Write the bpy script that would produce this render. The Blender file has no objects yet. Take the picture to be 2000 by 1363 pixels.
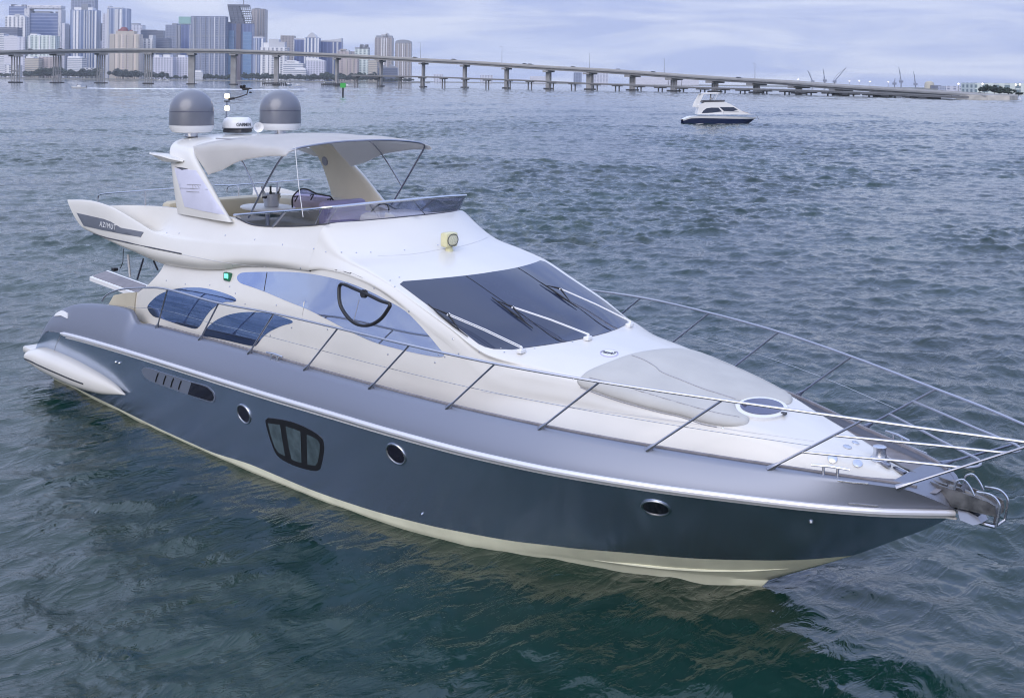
import bpy, bmesh, math, random
import numpy as np
from mathutils import Vector, Matrix
from mathutils.bvhtree import BVHTree
from mathutils.geometry import delaunay_2d_cdt
random.seed(7); rng = np.random.default_rng(7)
SC = bpy.context.scene; COL = SC.collection

# ------------------------------------------------------------------ camera
CAM = np.array([21.383, -11.235, 5.549]); YAW, PIT, ROL = np.radians([133.764, -.116, .661])
FPX, CX, CY, PW, PH = 2252.43, 1027.06, 164.2, 2000.0, 1363.0
fw = np.array([math.cos(YAW)*math.cos(PIT), math.sin(YAW)*math.cos(PIT), math.sin(PIT)])
_r = np.array([math.sin(YAW), -math.cos(YAW), 0.0]); _u = np.cross(_r, fw)
rt = _r*math.cos(ROL)+_u*math.sin(ROL); up = -_r*math.sin(ROL)+_u*math.cos(ROL)
cd = bpy.data.cameras.new('camera'); cam = bpy.data.objects.new('camera', cd); COL.objects.link(cam)
cam.matrix_world = Matrix(((rt[0], up[0], -fw[0], CAM[0]), (rt[1], up[1], -fw[1], CAM[1]), (rt[2], up[2], -fw[2], CAM[2]), (0, 0, 0, 1)))
cd.sensor_width = 36.0; cd.lens = 36.0*FPX/PW
cd.shift_x = (PW/2-CX)/PW; cd.shift_y = (CY-PH/2)/PW
cd.clip_start = 0.2; cd.clip_end = 60000; SC.camera = cam

# ------------------------------------------------------------------ sky, sun, exposure
SUN_EL, SUN_AZ = math.radians(32), math.radians(-68)     # azimuth measured from +X towards +Y
W = bpy.data.worlds.new('World'); SC.world = W; W.use_nodes = True
nt = W.node_tree; nt.nodes.clear()
def N(t, **k):
    n = nt.nodes.new(t)
    for a, b in k.items(): setattr(n, a, b)
    return n
def L(a, b): nt.links.new(a, b)
wo = N('ShaderNodeOutputWorld'); bg = N('ShaderNodeBackground'); tc = N('ShaderNodeTexCoord')
sk = N('ShaderNodeTexSky', sky_type='NISHITA'); sk.sun_disc = False; sk.sun_elevation = SUN_EL
sk.sun_rotation = math.pi/2-SUN_AZ; sk.air_density = 1.0; sk.dust_density = 3.0
sep = N('ShaderNodeSeparateXYZ'); L(tc.outputs['Generated'], sep.inputs[0])
# overcast layer: a cloud deck seen in perspective (direction divided by its height)
ad = N('ShaderNodeMath', operation='ADD'); ad.inputs[1].default_value = 0.11; L(sep.outputs[2], ad.inputs[0])
mx = N('ShaderNodeMath', operation='MAXIMUM'); mx.inputs[1].default_value = 0.03; L(ad.outputs[0], mx.inputs[0])
dx = N('ShaderNodeMath', operation='DIVIDE'); L(sep.outputs[0], dx.inputs[0]); L(mx.outputs[0], dx.inputs[1])
dy = N('ShaderNodeMath', operation='DIVIDE'); L(sep.outputs[1], dy.inputs[0]); L(mx.outputs[0], dy.inputs[1])
cb = N('ShaderNodeCombineXYZ'); L(dx.outputs[0], cb.inputs[0]); L(dy.outputs[0], cb.inputs[1])
n1 = N('ShaderNodeTexNoise'); n1.inputs['Scale'].default_value = 0.85; n1.inputs['Detail'].default_value = 7; n1.inputs['Roughness'].default_value = 0.55; n1.inputs['Distortion'].default_value = 0.6
L(cb.outputs[0], n1.inputs['Vector'])
cr = N('ShaderNodeValToRGB'); L(n1.outputs[0], cr.inputs[0])
CLOUD_DARK, CLOUD_LIGHT = (0.45, 0.53, 0.86, 1), (0.76, 0.81, 1.0, 1)
cr.color_ramp.elements[0].position = 0.40; cr.color_ramp.elements[0].color = CLOUD_DARK
cr.color_ramp.elements[1].position = 0.60; cr.color_ramp.elements[1].color = CLOUD_LIGHT
# overcast skies are brighter towards the zenith
zp = N('ShaderNodeMapRange'); zp.inputs[1].default_value = 0.0; zp.inputs[2].default_value = 0.9; zp.inputs[3].default_value = 0.98; zp.inputs[4].default_value = 1.45
L(sep.outputs[2], zp.inputs[0])
# thicker, greyer cloud overhead, bluer light near the horizon
zn = N('ShaderNodeMapRange'); zn.inputs[1].default_value = 0.45; zn.inputs[2].default_value = 0.95; zn.inputs[3].default_value = 0.0; zn.inputs[4].default_value = 0.75; L(sep.outputs[2], zn.inputs[0])
bw_ = N('ShaderNodeHueSaturation'); bw_.inputs['Saturation'].default_value = 0.62; L(cr.outputs[0], bw_.inputs['Color'])
gm_ = N('ShaderNodeMixRGB'); L(zn.outputs[0], gm_.inputs[0]); L(cr.outputs[0], gm_.inputs[1]); L(bw_.outputs[0], gm_.inputs[2])
# thin cloud lets more blue through at middle heights
zb = N('ShaderNodeMapRange'); zb.inputs[1].default_value = 0.08; zb.inputs[2].default_value = 0.28; L(sep.outputs[2], zb.inputs[0])
tb = N('ShaderNodeMixRGB', blend_type='MULTIPLY'); tb.inputs[2].default_value = (0.90, 1.0, 1.13, 1); L(zb.outputs[0], tb.inputs[0]); L(gm_.outputs[0], tb.inputs[1])
sc_ = N('ShaderNodeVectorMath', operation='SCALE'); L(tb.outputs[0], sc_.inputs[0]); L(zp.outputs[0], sc_.inputs['Scale'])
skm = N('ShaderNodeVectorMath', operation='SCALE'); L(sk.outputs[0], skm.inputs[0]); skm.inputs['Scale'].default_value = 0.06
add = N('ShaderNodeMixRGB', blend_type='MIX'); add.inputs[0].default_value = 0.88; L(skm.outputs[0], add.inputs[1]); L(sc_.outputs[0], add.inputs[2])
L(add.outputs[0], bg.inputs[0]); bg.inputs[1].default_value = 1.0; L(bg.outputs[0], wo.inputs[0])
sd = bpy.data.lights.new('sun', 'SUN'); sd.energy = 1.8; sd.angle = math.radians(60); sd.color = (1.0, 0.91, 0.80)
so = bpy.data.objects.new('sun', sd); COL.objects.link(so)
sv = Vector((math.cos(SUN_EL)*math.cos(SUN_AZ), math.cos(SUN_EL)*math.sin(SUN_AZ), math.sin(SUN_EL)))
so.rotation_euler = sv.to_track_quat('Z', 'Y').to_euler(); so.location = (0, 0, 60)
SC.view_settings.view_transform = 'Standard'; SC.view_settings.look = 'None'
SC.view_settings.exposure = 0.2; SC.view_settings.gamma = 1.0
SC.cycles.use_denoising = True; SC.cycles.pixel_filter_type = 'BLACKMAN_HARRIS'; SC.cycles.filter_width = 1.1
SC.cycles.max_bounces = 8; SC.cycles.transparent_max_bounces = 16; SC.cycles.volume_bounces = 0
SC.cycles.caustics_reflective = False; SC.cycles.caustics_refractive = False

# ------------------------------------------------------------------ photograph pixel -> point on a real plane / surface
def ray(p):
    return rt*((p[0]-CX)/FPX)+up*((CY-p[1])/FPX)+fw
def onx(p, x): d = ray(p); return CAM+d*((x-CAM[0])/d[0])
def ony(p, y): d = ray(p); return CAM+d*((y-CAM[1])/d[1])
def onz(p, z): d = ray(p); return CAM+d*((z-CAM[2])/d[2])
def depth(p, D): return CAM+ray(p)*D
def proj(X):
    d = np.asarray(X, float)-CAM; z = d@fw; return np.array([CX+FPX*(d@rt)/z, CY-FPX*(d@up)/z])
def hor(px):
    # y pixel of the horizon: z component of ray = 0
    return CY+(rt[2]*(px-CX)+fw[2]*FPX)/up[2]
def pch(xs, ys):
    xs = np.array(xs, float); ys = np.array(ys, float); h = np.diff(xs); dl = np.diff(ys)/h; m = np.zeros(len(xs))
    for i in range(1, len(xs)-1):
        if dl[i-1]*dl[i] > 0:
            w1 = 2*h[i]+h[i-1]; w2 = h[i]+2*h[i-1]; m[i] = (w1+w2)/(w1/dl[i-1]+w2/dl[i])
    m[0] = dl[0]; m[-1] = dl[-1]
    def f(x):
        x = min(max(x, xs[0]), xs[-1]); i = min(max(int(np.searchsorted(xs, x))-1, 0), len(xs)-2); t = (x-xs[i])/h[i]
        return float((2*t**3-3*t*t+1)*ys[i]+(t**3-2*t*t+t)*h[i]*m[i]+(-2*t**3+3*t*t)*ys[i+1]+(t**3-t*t)*h[i]*m[i+1])
    return f
def curtain(p, yf):
    """first crossing of the pixel's ray with the starboard curtain y = -yf(x, z)"""
    d = ray(p); last = None
    for t in np.linspace(4, 36, 1600):
        X = CAM+d*t; g = X[1]+yf(X[0], X[2])
        if last is not None and last[1] < 0 <= g:
            a = last[1]/(last[1]-g); return last[0]*(1-a)+X*a
        last = (X, g)
    raise ValueError('no crossing %s' % (p,))
def catmull(pts, n=6, closed=False):
    P = [np.asarray(p, float) for p in pts]; out = []
    m = len(P); R = range(m) if closed else range(m-1)
    for i in R:
        p1, p2 = P[i], P[(i+1) % m]
        p0 = P[(i-1) % m] if closed or i > 0 else 2*p1-p2
        p3 = P[(i+2) % m] if closed or i < m-2 else 2*p2-p1
        for k in range(n):
            t = k/n
            out.append(.5*((2*p1)+(-p0+p2)*t+(2*p0-5*p1+4*p2-p3)*t*t+(-p0+3*p1-3*p2+p3)*t**3))
    if not closed: out.append(P[-1])
    return out

# ------------------------------------------------------------------ objects
def link(o, parent=None):
    COL.objects.link(o)
    if parent is not None: o.parent = parent
    return o
def tag(o, label=None, cat=None, group=None, kind=None):
    if label: o['label'] = label
    if cat: o['category'] = cat
    if group: o['group'] = group
    if kind: o['kind'] = kind
    return o
def empty(name, loc=(0, 0, 0), rz=0.0, **k):
    o = bpy.data.objects.new(name, None); o.empty_display_size = .2
    o.location = loc; o.rotation_euler = (0, 0, rz); COL.objects.link(o); return tag(o, **k)
def mesh(name, V, F, m, parent=None, smooth=True, mats=None, fm=None, autosmooth=None):
    me = bpy.data.meshes.new(name); me.from_pydata([tuple(map(float, v)) for v in V], [], [tuple(f) for f in F]); me.update()
    for mm in (mats or [m]): me.materials.append(mm)
    if fm is not None: me.polygons.foreach_set('material_index', np.array(fm, dtype=np.int32))
    if smooth: me.polygons.foreach_set('use_smooth', np.ones(len(me.polygons), dtype=bool))
    o = bpy.data.objects.new(name, me); link(o, parent)
    if smooth and autosmooth:
        me.set_sharp_from_angle(angle=math.radians(autosmooth))
    return o
class MB:
    """collects shapes and links them as ONE mesh object"""
    def __init__(s): s.V = []; s.F = []
    def add(s, V, F):
        b = len(s.V); s.V += [tuple(map(float, v)) for v in V]; s.F += [tuple(b+i for i in f) for f in F]; return s
    def box(s, c, d, rz=0.0, bev=0.0, rot=None):
        bm = bmesh.new(); bmesh.ops.create_cube(bm, size=1)
        bmesh.ops.scale(bm, vec=d, verts=bm.verts)
        if bev: bmesh.ops.bevel(bm, geom=bm.edges[:], offset=bev, segments=2, affect='EDGES', profile=.5)
        M = Matrix.Translation(c) @ (rot if rot is not None else Matrix.Rotation(rz, 4, 'Z'))
        bm.transform(M); return s.bm(bm)
    def bm(s, bm):
        bm.verts.index_update(); s.add([v.co for v in bm.verts], [[v.index for v in f.verts] for f in bm.faces]); bm.free(); return s
    def tube(s, path, r, seg=8, cap=True, closed=False):
        P = [Vector(p) for p in path]; n = len(P); rr = r if hasattr(r, '__len__') else [r]*n
        b = len(s.V); up0 = None
        for i in range(n):
            a = P[(i-1) % n] if closed or i > 0 else P[i]; c = P[(i+1) % n] if closed or i < n-1 else P[i]
            t = (c-a).normalized()
            if up0 is None: up0 = Vector((0, 0, 1)) if abs(t.z) < .9 else Vector((1, 0, 0))
            u = (up0-t*up0.dot(t)).normalized(); up0 = u; v = t.cross(u)
            for k in range(seg):
                an = 2*math.pi*k/seg; s.V.append(tuple(P[i]+(u*math.cos(an)+v*math.sin(an))*rr[i]))
        for i in range(n if closed else n-1):
            j = (i+1) % n
            for k in range(seg):
                l = (k+1) % seg; s.F.append((b+i*seg+k, b+i*seg+l, b+j*seg+l, b+j*seg+k))
        if cap and not closed:
            s.F.append(tuple(b+k for k in reversed(range(seg)))); s.F.append(tuple(b+(n-1)*seg+k for k in range(seg)))
        return s
    def lathe(s, c, prof, seg=32, axis=None):
        """prof: (radius, height) pairs about +Z through c, or about axis"""
        M = Matrix.Identity(4) if axis is None else Vector(axis).to_track_quat('Z', 'Y').to_matrix().to_4x4()
        b = len(s.V); n = len(prof); c = Vector(c)
        for r, h in prof:
            for k in range(seg):
                a = 2*math.pi*k/seg; s.V.append(tuple(c+M @ Vector((r*math.cos(a), r*math.sin(a), h))))
        for i in range(n-1):
            for k in range(seg):
                l = (k+1) % seg; s.F.append((b+i*seg+k, b+i*seg+l, b+(i+1)*seg+l, b+(i+1)*seg+k))
        s.F.append(tuple(b+k for k in reversed(range(seg)))); s.F.append(tuple(b+(n-1)*seg+k for k in range(seg)))
        return s
    def prism(s, poly, off):
        """poly: 3D points in a plane, off: extrusion vector"""
        A = [Vector(p) for p in poly]; o = Vector(off); n = len(A); b = len(s.V)
        s.V += [tuple(p) for p in A]+[tuple(p+o) for p in A]
        s.F.append(tuple(b+i for i in range(n))); s.F.append(tuple(b+n+i for i in reversed(range(n))))
        for i in range(n):
            j = (i+1) % n; s.F.append((b+i, b+n+i, b+n+j, b+j))
        return s
    def grid(s, G, close=False):
        b = len(s.V); r = len(G); c = len(G[0])
        for row in G: s.V += [tuple(map(float, p)) for p in row]
        for i in range(r-1):
            for k in range(c-1): s.F.append((b+i*c+k, b+i*c+k+1, b+(i+1)*c+k+1, b+(i+1)*c+k))
            if close: s.F.append((b+i*c+c-1, b+i*c, b+(i+1)*c, b+(i+1)*c+c-1))
        return s
    def mirror(s):
        n = len(s.V); s.F += [tuple(n+i for i in reversed(f)) for f in s.F]; s.V += [(v[0], -v[1], v[2]) for v in s.V]; return s
    def flip(s):
        """the same shape on the other side of the boat"""
        m = MB(); m.V = [(v[0], -v[1], v[2]) for v in s.V]; m.F = [tuple(reversed(f)) for f in s.F]; return m
    def build(s, name, m, parent=None, smooth=True, ang=35, recalc=True):
        me = bpy.data.meshes.new(name); me.from_pydata(s.V, [], s.F); me.update()
        if recalc:
            bm = bmesh.new(); bm.from_mesh(me); bmesh.ops.recalc_face_normals(bm, faces=bm.faces); bm.to_mesh(me); bm.free()
        me.materials.append(m)
        if smooth:
            me.polygons.foreach_set('use_smooth', np.ones(len(me.polygons), dtype=bool)); me.set_sharp_from_angle(angle=math.radians(ang))
        o = bpy.data.objects.new(name, me); return link(o, parent)
def text_mesh(name, s, m, parent, M, size, extrude=.002, spacing=1.0, bold=0.0):
    cu = bpy.data.curves.new(name, 'FONT'); cu.body = s; cu.size = size; cu.extrude = extrude; cu.space_character = spacing; cu.align_x = 'CENTER'; cu.align_y = 'CENTER'; cu.offset = bold
    t = bpy.data.objects.new(name, cu); COL.objects.link(t)
    dg = bpy.context.evaluated_depsgraph_get(); me = bpy.data.meshes.new_from_object(t.evaluated_get(dg))
    bpy.data.objects.remove(t); me.transform(M); me.materials.clear(); me.materials.append(m)
    o = bpy.data.objects.new(name, me); return link(o, parent)

# ------------------------------------------------------------------ materials
def mat(name, col, rough=.5, metal=0.0, coat=0.0, spec=.5, var=0.0, vscale=3.0, bump=0.0, bscale=40.0, emit=None, estr=0.0, coat_r=.05, dirt=None):
    m = bpy.data.materials.new(name); m.use_nodes = True; t = m.node_tree; b = t.nodes['Principled BSDF']
    c = (*col, 1) if len(col) == 3 else col
    b.inputs['Base Color'].default_value = c; b.inputs['Roughness'].default_value = rough; b.inputs['Metallic'].default_value = metal
    b.inputs['Coat Weight'].default_value = coat; b.inputs['Coat Roughness'].default_value = coat_r; b.inputs['Specular IOR Level'].default_value = spec
    if emit: b.inputs['Emission Color'].default_value = (*emit, 1); b.inputs['Emission Strength'].default_value = estr
    tcn = None
    if var or bump or dirt:
        tcn = t.nodes.new('ShaderNodeTexCoord')
    if var:
        nz = t.nodes.new('ShaderNodeTexNoise'); nz.inputs['Scale'].default_value = vscale; nz.inputs['Detail'].default_value = 5
        t.links.new(tcn.outputs['Object'], nz.inputs['Vector'])
        mr = t.nodes.new('ShaderNodeMapRange'); mr.inputs[1].default_value = .3; mr.inputs[2].default_value = .7; mr.inputs[3].default_value = 1-var; mr.inputs[4].default_value = 1+var
        t.links.new(nz.outputs[0], mr.inputs[0])
        vm = t.nodes.new('ShaderNodeVectorMath'); vm.operation = 'SCALE'; vm.inputs[0].default_value = c[:3]; t.links.new(mr.outputs[0], vm.inputs['Scale'])
        t.links.new(vm.outputs[0], b.inputs['Base Color'])
        r2 = t.nodes.new('ShaderNodeMapRange'); r2.inputs[1].default_value = .3; r2.inputs[2].default_value = .7; r2.inputs[3].default_value = max(rough*(1-var), .01); r2.inputs[4].default_value = min(rough*(1+1.5*var), 1)
        t.links.new(nz.outputs[0], r2.inputs[0]); t.links.new(r2.outputs[0], b.inputs['Roughness'])
    if bump:
        n2 = t.nodes.new('ShaderNodeTexNoise'); n2.inputs['Scale'].default_value = bscale; n2.inputs['Detail'].default_value = 4
        t.links.new(tcn.outputs['Object'], n2.inputs['Vector'])
        bp = t.nodes.new('ShaderNodeBump'); bp.inputs['Strength'].default_value = bump; bp.inputs['Distance'].default_value = .02
        t.links.new(n2.outputs[0], bp.inputs['Height']); t.links.new(bp.outputs[0], b.inputs['Normal'])
    return m
M = {}
M['white'] = mat('white_gelcoat', (.665, .645, .605), .25, coat=.25, var=.025, vscale=1.2, bump=.012, bscale=1.5)
M['white2'] = mat('white_plastic', (.74, .74, .75), .35)
M['cream'] = mat('cream_bottom_paint', (.82, .815, .63), .35, var=.10, vscale=2.5)
M['grey'] = mat('grey_metallic_hull_paint', (.455, .54, .70), .21, metal=.88, coat=.35, coat_r=.05, var=.05, vscale=.55)
M['grey2'] = mat('grey_metallic_bulwark_paint', (.235, .255, .315), .46, metal=.55, coat=.0)
M['rub'] = mat('highlit_rub_rail', (.74, .74, .78), .25, metal=.35, coat=.3)  # chrome highlight put into the whitish base colour
M['steel'] = mat('polished_steel', (.62, .63, .67), .27, metal=1.0)
M['rail'] = mat('brushed_rail_tube', (.50, .51, .56), .38, metal=.9)
M['dsteel'] = mat('rail_steel', (.33, .34, .39), .3, metal=1.0)
M['wsteel'] = mat('weathered_steel', (.20, .20, .205), .4, metal=.8, var=.3, vscale=12)
M['black'] = mat('black_rubber', (.012, .012, .015), .45)
M['dgrey'] = mat('dark_grey_plastic', (.06, .062, .075), .4)
M['teak'] = mat('weathered_teak', (.22, .21, .23), .75, var=.15, vscale=9)
M['beige'] = mat('beige_vinyl', (.52, .475, .37), .55, var=.05)
M['arch_in'] = mat('ivory_gelcoat', (.76, .70, .57), .4, var=.03)
M['cushion'] = mat('grey_canvas_cover', (.47, .46, .435), .85, var=.06, vscale=2.2, bump=.5, bscale=4)
def canvas_mat(name, col):
    m = mat(name, col, .9, var=.04, vscale=2, bump=.25, bscale=4); t = m.node_tree; b = t.nodes['Principled BSDF']; o = t.nodes['Material Output']
    tl = t.nodes.new('ShaderNodeBsdfTranslucent'); tl.inputs[0].default_value = (col[0], col[1]*.98, col[2]*.93, 1); mi = t.nodes.new('ShaderNodeMixShader'); mi.inputs[0].default_value = .52
    t.links.new(b.outputs[0], mi.inputs[1]); t.links.new(tl.outputs[0], mi.inputs[2]); t.links.new(mi.outputs[0], o.inputs[0]); return m
M['canvas'] = canvas_mat('white_canvas', (.76, .75, .75)) # mat('white_canvas', (.60, .605, .64), .9, var=.05, vscale=2, bump=.3, bscale=4)
M['dome'] = mat('grey_radome_paint', (.17, .178, .21), .32, metal=.25, coat=.25, var=.04)
M['lilac'] = mat('lilac_panel', (.58, .58, .70), .3, var=.06, vscale=3)
M['yellowed'] = mat('yellowed_plastic', (.62, .59, .36), .4, var=.08, vscale=14)
M['purple'] = mat('purple_vinyl', (.27, .245, .40), .5)
M['joint'] = mat('moulding_joint_grey', (.50, .50, .52), .6)
M['seam'] = mat('seam_grey', (.34, .34, .37), .6)
M['lampw'] = mat('lit_white_lamp', (1, .9, .7), .3, emit=(1, .78, .45), estr=1.5)
M['lampg'] = mat('lit_green_lamp', (.2, .9, .6), .3, emit=(.12, .95, .55), estr=1.3)
M['winglass'] = mat('mirror_tinted_glass', (.44, .50, .64), .025, metal=.92)
M['lowglass'] = mat('mirror_glass_dark_reflection', (.24, .33, .54), .025, metal=.92)  # same tinted glass, colour darkened to stand in for reflected water
M['screen'] = mat('dark_windscreen_glass', (.030, .040, .074), .05, spec=.6)
M['nameplate'] = mat('grey_name_panel', (.13, .14, .17), .3, coat=.2)
M['hatch'] = mat('smoked_acrylic', (.07, .072, .13), .12, coat=.5)
M['hglass'] = mat('hull_window_glass', (.075, .105, .12), .06, spec=.7, var=.35, vscale=6)
M['porthole'] = mat('porthole_glass', (.012, .01, .02), .05, spec=.8)
def thin_glass(name, tint, refl=.10):
    m = bpy.data.materials.new(name); m.use_nodes = True; t = m.node_tree; t.nodes.clear()
    o = t.nodes.new('ShaderNodeOutputMaterial'); tr = t.nodes.new('ShaderNodeBsdfTransparent'); tr.inputs[0].default_value = (*tint, 1)
    gl = t.nodes.new('ShaderNodeBsdfGlossy'); gl.inputs['Roughness'].default_value = .03
    lw = t.nodes.new('ShaderNodeLayerWeight'); lw.inputs[0].default_value = .5; fr = t.nodes.new('ShaderNodeMath'); fr.operation = 'POWER'; fr.inputs[1].default_value = 4.5; t.links.new(lw.outputs['Facing'], fr.inputs[0])
    mm = t.nodes.new('ShaderNodeMath'); mm.operation = 'ADD'; mm.inputs[1].default_value = refl; t.links.new(fr.outputs[0], mm.inputs[0])
    mi = t.nodes.new('ShaderNodeMixShader'); t.links.new(mm.outputs[0], mi.inputs[0]); t.links.new(tr.outputs[0], mi.inputs[1]); t.links.new(gl.outputs[0], mi.inputs[2]); t.links.new(mi.outputs[0], o.inputs[0])
    return m
M['flyglass'] = thin_glass('smoked_lilac_acrylic', (.60, .61, .74), .22)
M['helmglass'] = thin_glass('smoked_purple_acrylic', (.62, .56, .80), .05)
# ------------------------------------------------------------------ water: one sheet of real waves, finest near the boat, out to the horizon
def wave_tile(n, size, lmin, lmax, slope, az, spread, seed, power=2.0):
    """periodic height field (n x n over size metres) with the given rms slope"""
    g = np.random.default_rng(seed); k = np.fft.fftfreq(n, size/n)*2*np.pi; kx, ky = np.meshgrid(k, k, indexing='ij'); kk = np.hypot(kx, ky); kk[0, 0] = 1
    lam = 2*np.pi/kk; th = np.arctan2(ky, kx)
    env = np.exp(-(np.log(lam/np.sqrt(lmin*lmax))/(.62*np.log(lmax/lmin)))**4)*kk**(-power)
    dirn = np.cos((th-az)/2)**2; env = env*(dirn**spread+.04)
    env[0, 0] = 0
    S_ = env*(g.normal(size=(n, n))+1j*g.normal(size=(n, n))); H = np.fft.ifft2(S_).real
    S_ = np.fft.fft2(H); Dx = np.fft.ifft2(1j*kx/kk*S_).real; Dy = np.fft.ifft2(1j*ky/kk*S_).real
    gx, gy = np.gradient(H, size/n); s = np.sqrt((gx**2+gy**2).mean()); q = slope/s
    return np.stack([H*q, Dx*q, Dy*q], -1), size
def sample(T, x, y, rot):
    H, L_ = T; n = H.shape[0]; c, s = math.cos(rot), math.sin(rot)
    u = ((x*c+y*s)/L_ % 1.0)*n; v = ((-x*s+y*c)/L_ % 1.0)*n
    i = np.floor(u).astype(int); j = np.floor(v).astype(int); fu = u-i; fv = v-j
    def w(f): return (((-.5*f+1)*f-.5)*f, ((1.5*f-2.5)*f)*f+1, ((-1.5*f+2)*f+.5)*f, (.5*f-.5)*f*f)
    wu, wv = w(fu), w(fv); out = 0
    for a in range(4):
        ii = (i+a-1) % n; row = 0
        for b in range(4): row = row+wv[b][..., None]*H[ii, (j+b-1) % n]
        out = out+wu[a][..., None]*row
    dx, dy = out[..., 1]*c-out[..., 2]*s, out[..., 1]*s+out[..., 2]*c
    return np.stack([dx, dy, out[..., 0]], -1)
WIND = YAW+math.radians(152)
TA = wave_tile(512, 61.0, 1.8, 7, .045, WIND, 3.0, 3, 2.3)
TB = wave_tile(512, 16.3, 0.45, 1.8, .185, WIND+.25, 2.4, 4, 2.15)
TC = wave_tile(512, 4.7, .11, .6, .15, WIND-.3, 2.6, 5, 2.05)
TD = wave_tile(512, 410.0, 14, 80, .016, WIND, 2.0, 6, 2.2)
def water_d(x, y, r):
    """displacement (dx, dy, dz): crests drawn together and sharpened"""
    f = lambda a, b: np.clip((a-r)/b, 0, 1)[..., None]
    h = sample(TA, x, y, .0)+sample(TB, x, y, .31)*f(420, 300)+sample(TC, x, y, -.43)*f(170, 130)*(.65+.35*np.clip((r-14)/25, 0, 1))[..., None]
    g_ = sample(TD, x, y, .1); h = h+g_
    # gusts: patches of rougher and smoother water
    gust = .74+.46*np.clip(sample(TD, x*1.7, y*1.7, 1.1)[..., 2]/.075+.5, 0, 1.3)
    h = h*gust[..., None]; e = np.hypot((x-8)/9.6, y/3.3); h = h*(.5+.5*np.clip((e-.9)/.9, 0, 1))[..., None]   # the lee along the hull
    h[..., :2] *= .85; return h
def build_water():
    rs = [0.0, 1.5, 3.0, 4.5, 6.0]; r = 7.0
    while r < 5600:
        rs.append(r)
        if r < 9: d = .08
        elif r < 16: d = .026
        elif r < 45: d = .026+(r-16)*.0045
        elif r < 180: d = .157+(r-45)*.0017
        elif r < 700: d = .387+(r-180)*.006
        else: d = 3.6+(r-700)*.03
        r += d
    rs.append(6200.0)
    fine = np.radians(np.linspace(-31, 31, 1250)); coarse = np.radians(np.linspace(31, 329, 150))[1:-1]
    th = np.concatenate([fine, coarse])+YAW; R_ = np.array(rs)
    Rg, Tg = np.meshgrid(R_, th, indexing='ij'); X = CAM[0]+Rg*np.cos(Tg); Y = CAM[1]+Rg*np.sin(Tg)
    Z = np.zeros_like(X)
    for i in range(0, len(R_), 64):
        k = slice(i, i+64); d = water_d(X[k], Y[k], Rg[k])*np.clip((4000-Rg[k])/2500, 0, 1)[..., None]
        X[k] += d[..., 0]; Y[k] += d[..., 1]; Z[k] = d[..., 2]
    # the big fan of coarse columns behind the camera keeps only the long waves
    nr, nc = X.shape
    V = np.stack([X, Y, Z], -1).reshape(-1, 3).astype(np.float32)
    i, j = np.meshgrid(np.arange(nr-1), np.arange(nc), indexing='ij'); j2 = (j+1) % nc
    Fq = np.stack([i*nc+j, (i+1)*nc+j, (i+1)*nc+j2, i*nc+j2], -1).reshape(-1, 4).astype(np.int32)
    me = bpy.data.meshes.new('water'); me.vertices.add(len(V)); me.vertices.foreach_set('co', V.ravel())
    me.loops.add(Fq.size); me.loops.foreach_set('vertex_index', Fq.ravel())
    me.polygons.add(len(Fq)); me.polygons.foreach_set('loop_start', np.arange(0, Fq.size, 4, dtype=np.int32))
    me.polygons.foreach_set('use_smooth', np.ones(len(Fq), dtype=bool)); me.update(calc_edges=True)
    m = bpy.data.materials.new('sea_water'); m.use_nodes = True; t = m.node_tree; b = t.nodes['Principled BSDF']
    b.inputs['Roughness'].default_value = .008; b.inputs['IOR'].default_value = 1.47; b.inputs['Specular IOR Level'].default_value = .5
    tcn = t.nodes.new('ShaderNodeNewGeometry')
    nz = t.nodes.new('ShaderNodeTexNoise'); nz.inputs['Scale'].default_value = .11; nz.inputs['Detail'].default_value = 3; t.links.new(tcn.outputs['Position'], nz.inputs['Vector'])
    rp = t.nodes.new('ShaderNodeValToRGB'); rp.color_ramp.elements[0].position = .35; rp.color_ramp.elements[0].color = (.0020, .0155, .0125, 1); rp.color_ramp.elements[1].position = .7; rp.color_ramp.elements[1].color = (.0038, .0285, .0215, 1)
    t.links.new(nz.outputs[0], rp.inputs[0]); t.links.new(rp.outputs[0], b.inputs['Base Color'])
    # capillary ripples too fine for the mesh
    mp = t.nodes.new('ShaderNodeMapping'); mp.inputs['Rotation'].default_value = (0, 0, -WIND); mp.inputs['Scale'].default_value = (1.0, .45, 1)
    t.links.new(tcn.outputs['Position'], mp.inputs['Vector'])
    n2 = t.nodes.new('ShaderNodeTexNoise'); n2.noise_type = 'RIDGED_MULTIFRACTAL'; n2.normalize = False; n2.inputs['Scale'].default_value = 2.6; n2.inputs['Detail'].default_value = 4; n2.inputs['Roughness'].default_value = .55; n2.inputs['Lacunarity'].default_value = 2.3; n2.inputs['Offset'].default_value = 1.0; n2.inputs['Gain'].default_value = 1.6; n2.inputs['Distortion'].default_value = .5
    t.links.new(mp.outputs[0], n2.inputs['Vector'])
    bp = t.nodes.new('ShaderNodeBump'); bp.inputs['Strength'].default_value = .55; bp.inputs['Distance'].default_value = .022
    t.links.new(n2.outputs[0], bp.inputs['Height']); t.links.new(bp.outputs[0], b.inputs['Normal'])
    me.materials.append(m)
    o = bpy.data.objects.new('water', me); link(o); tag(o, 'choppy blue green bay water reaching to the far shore', 'water', kind='structure')
build_water()
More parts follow.
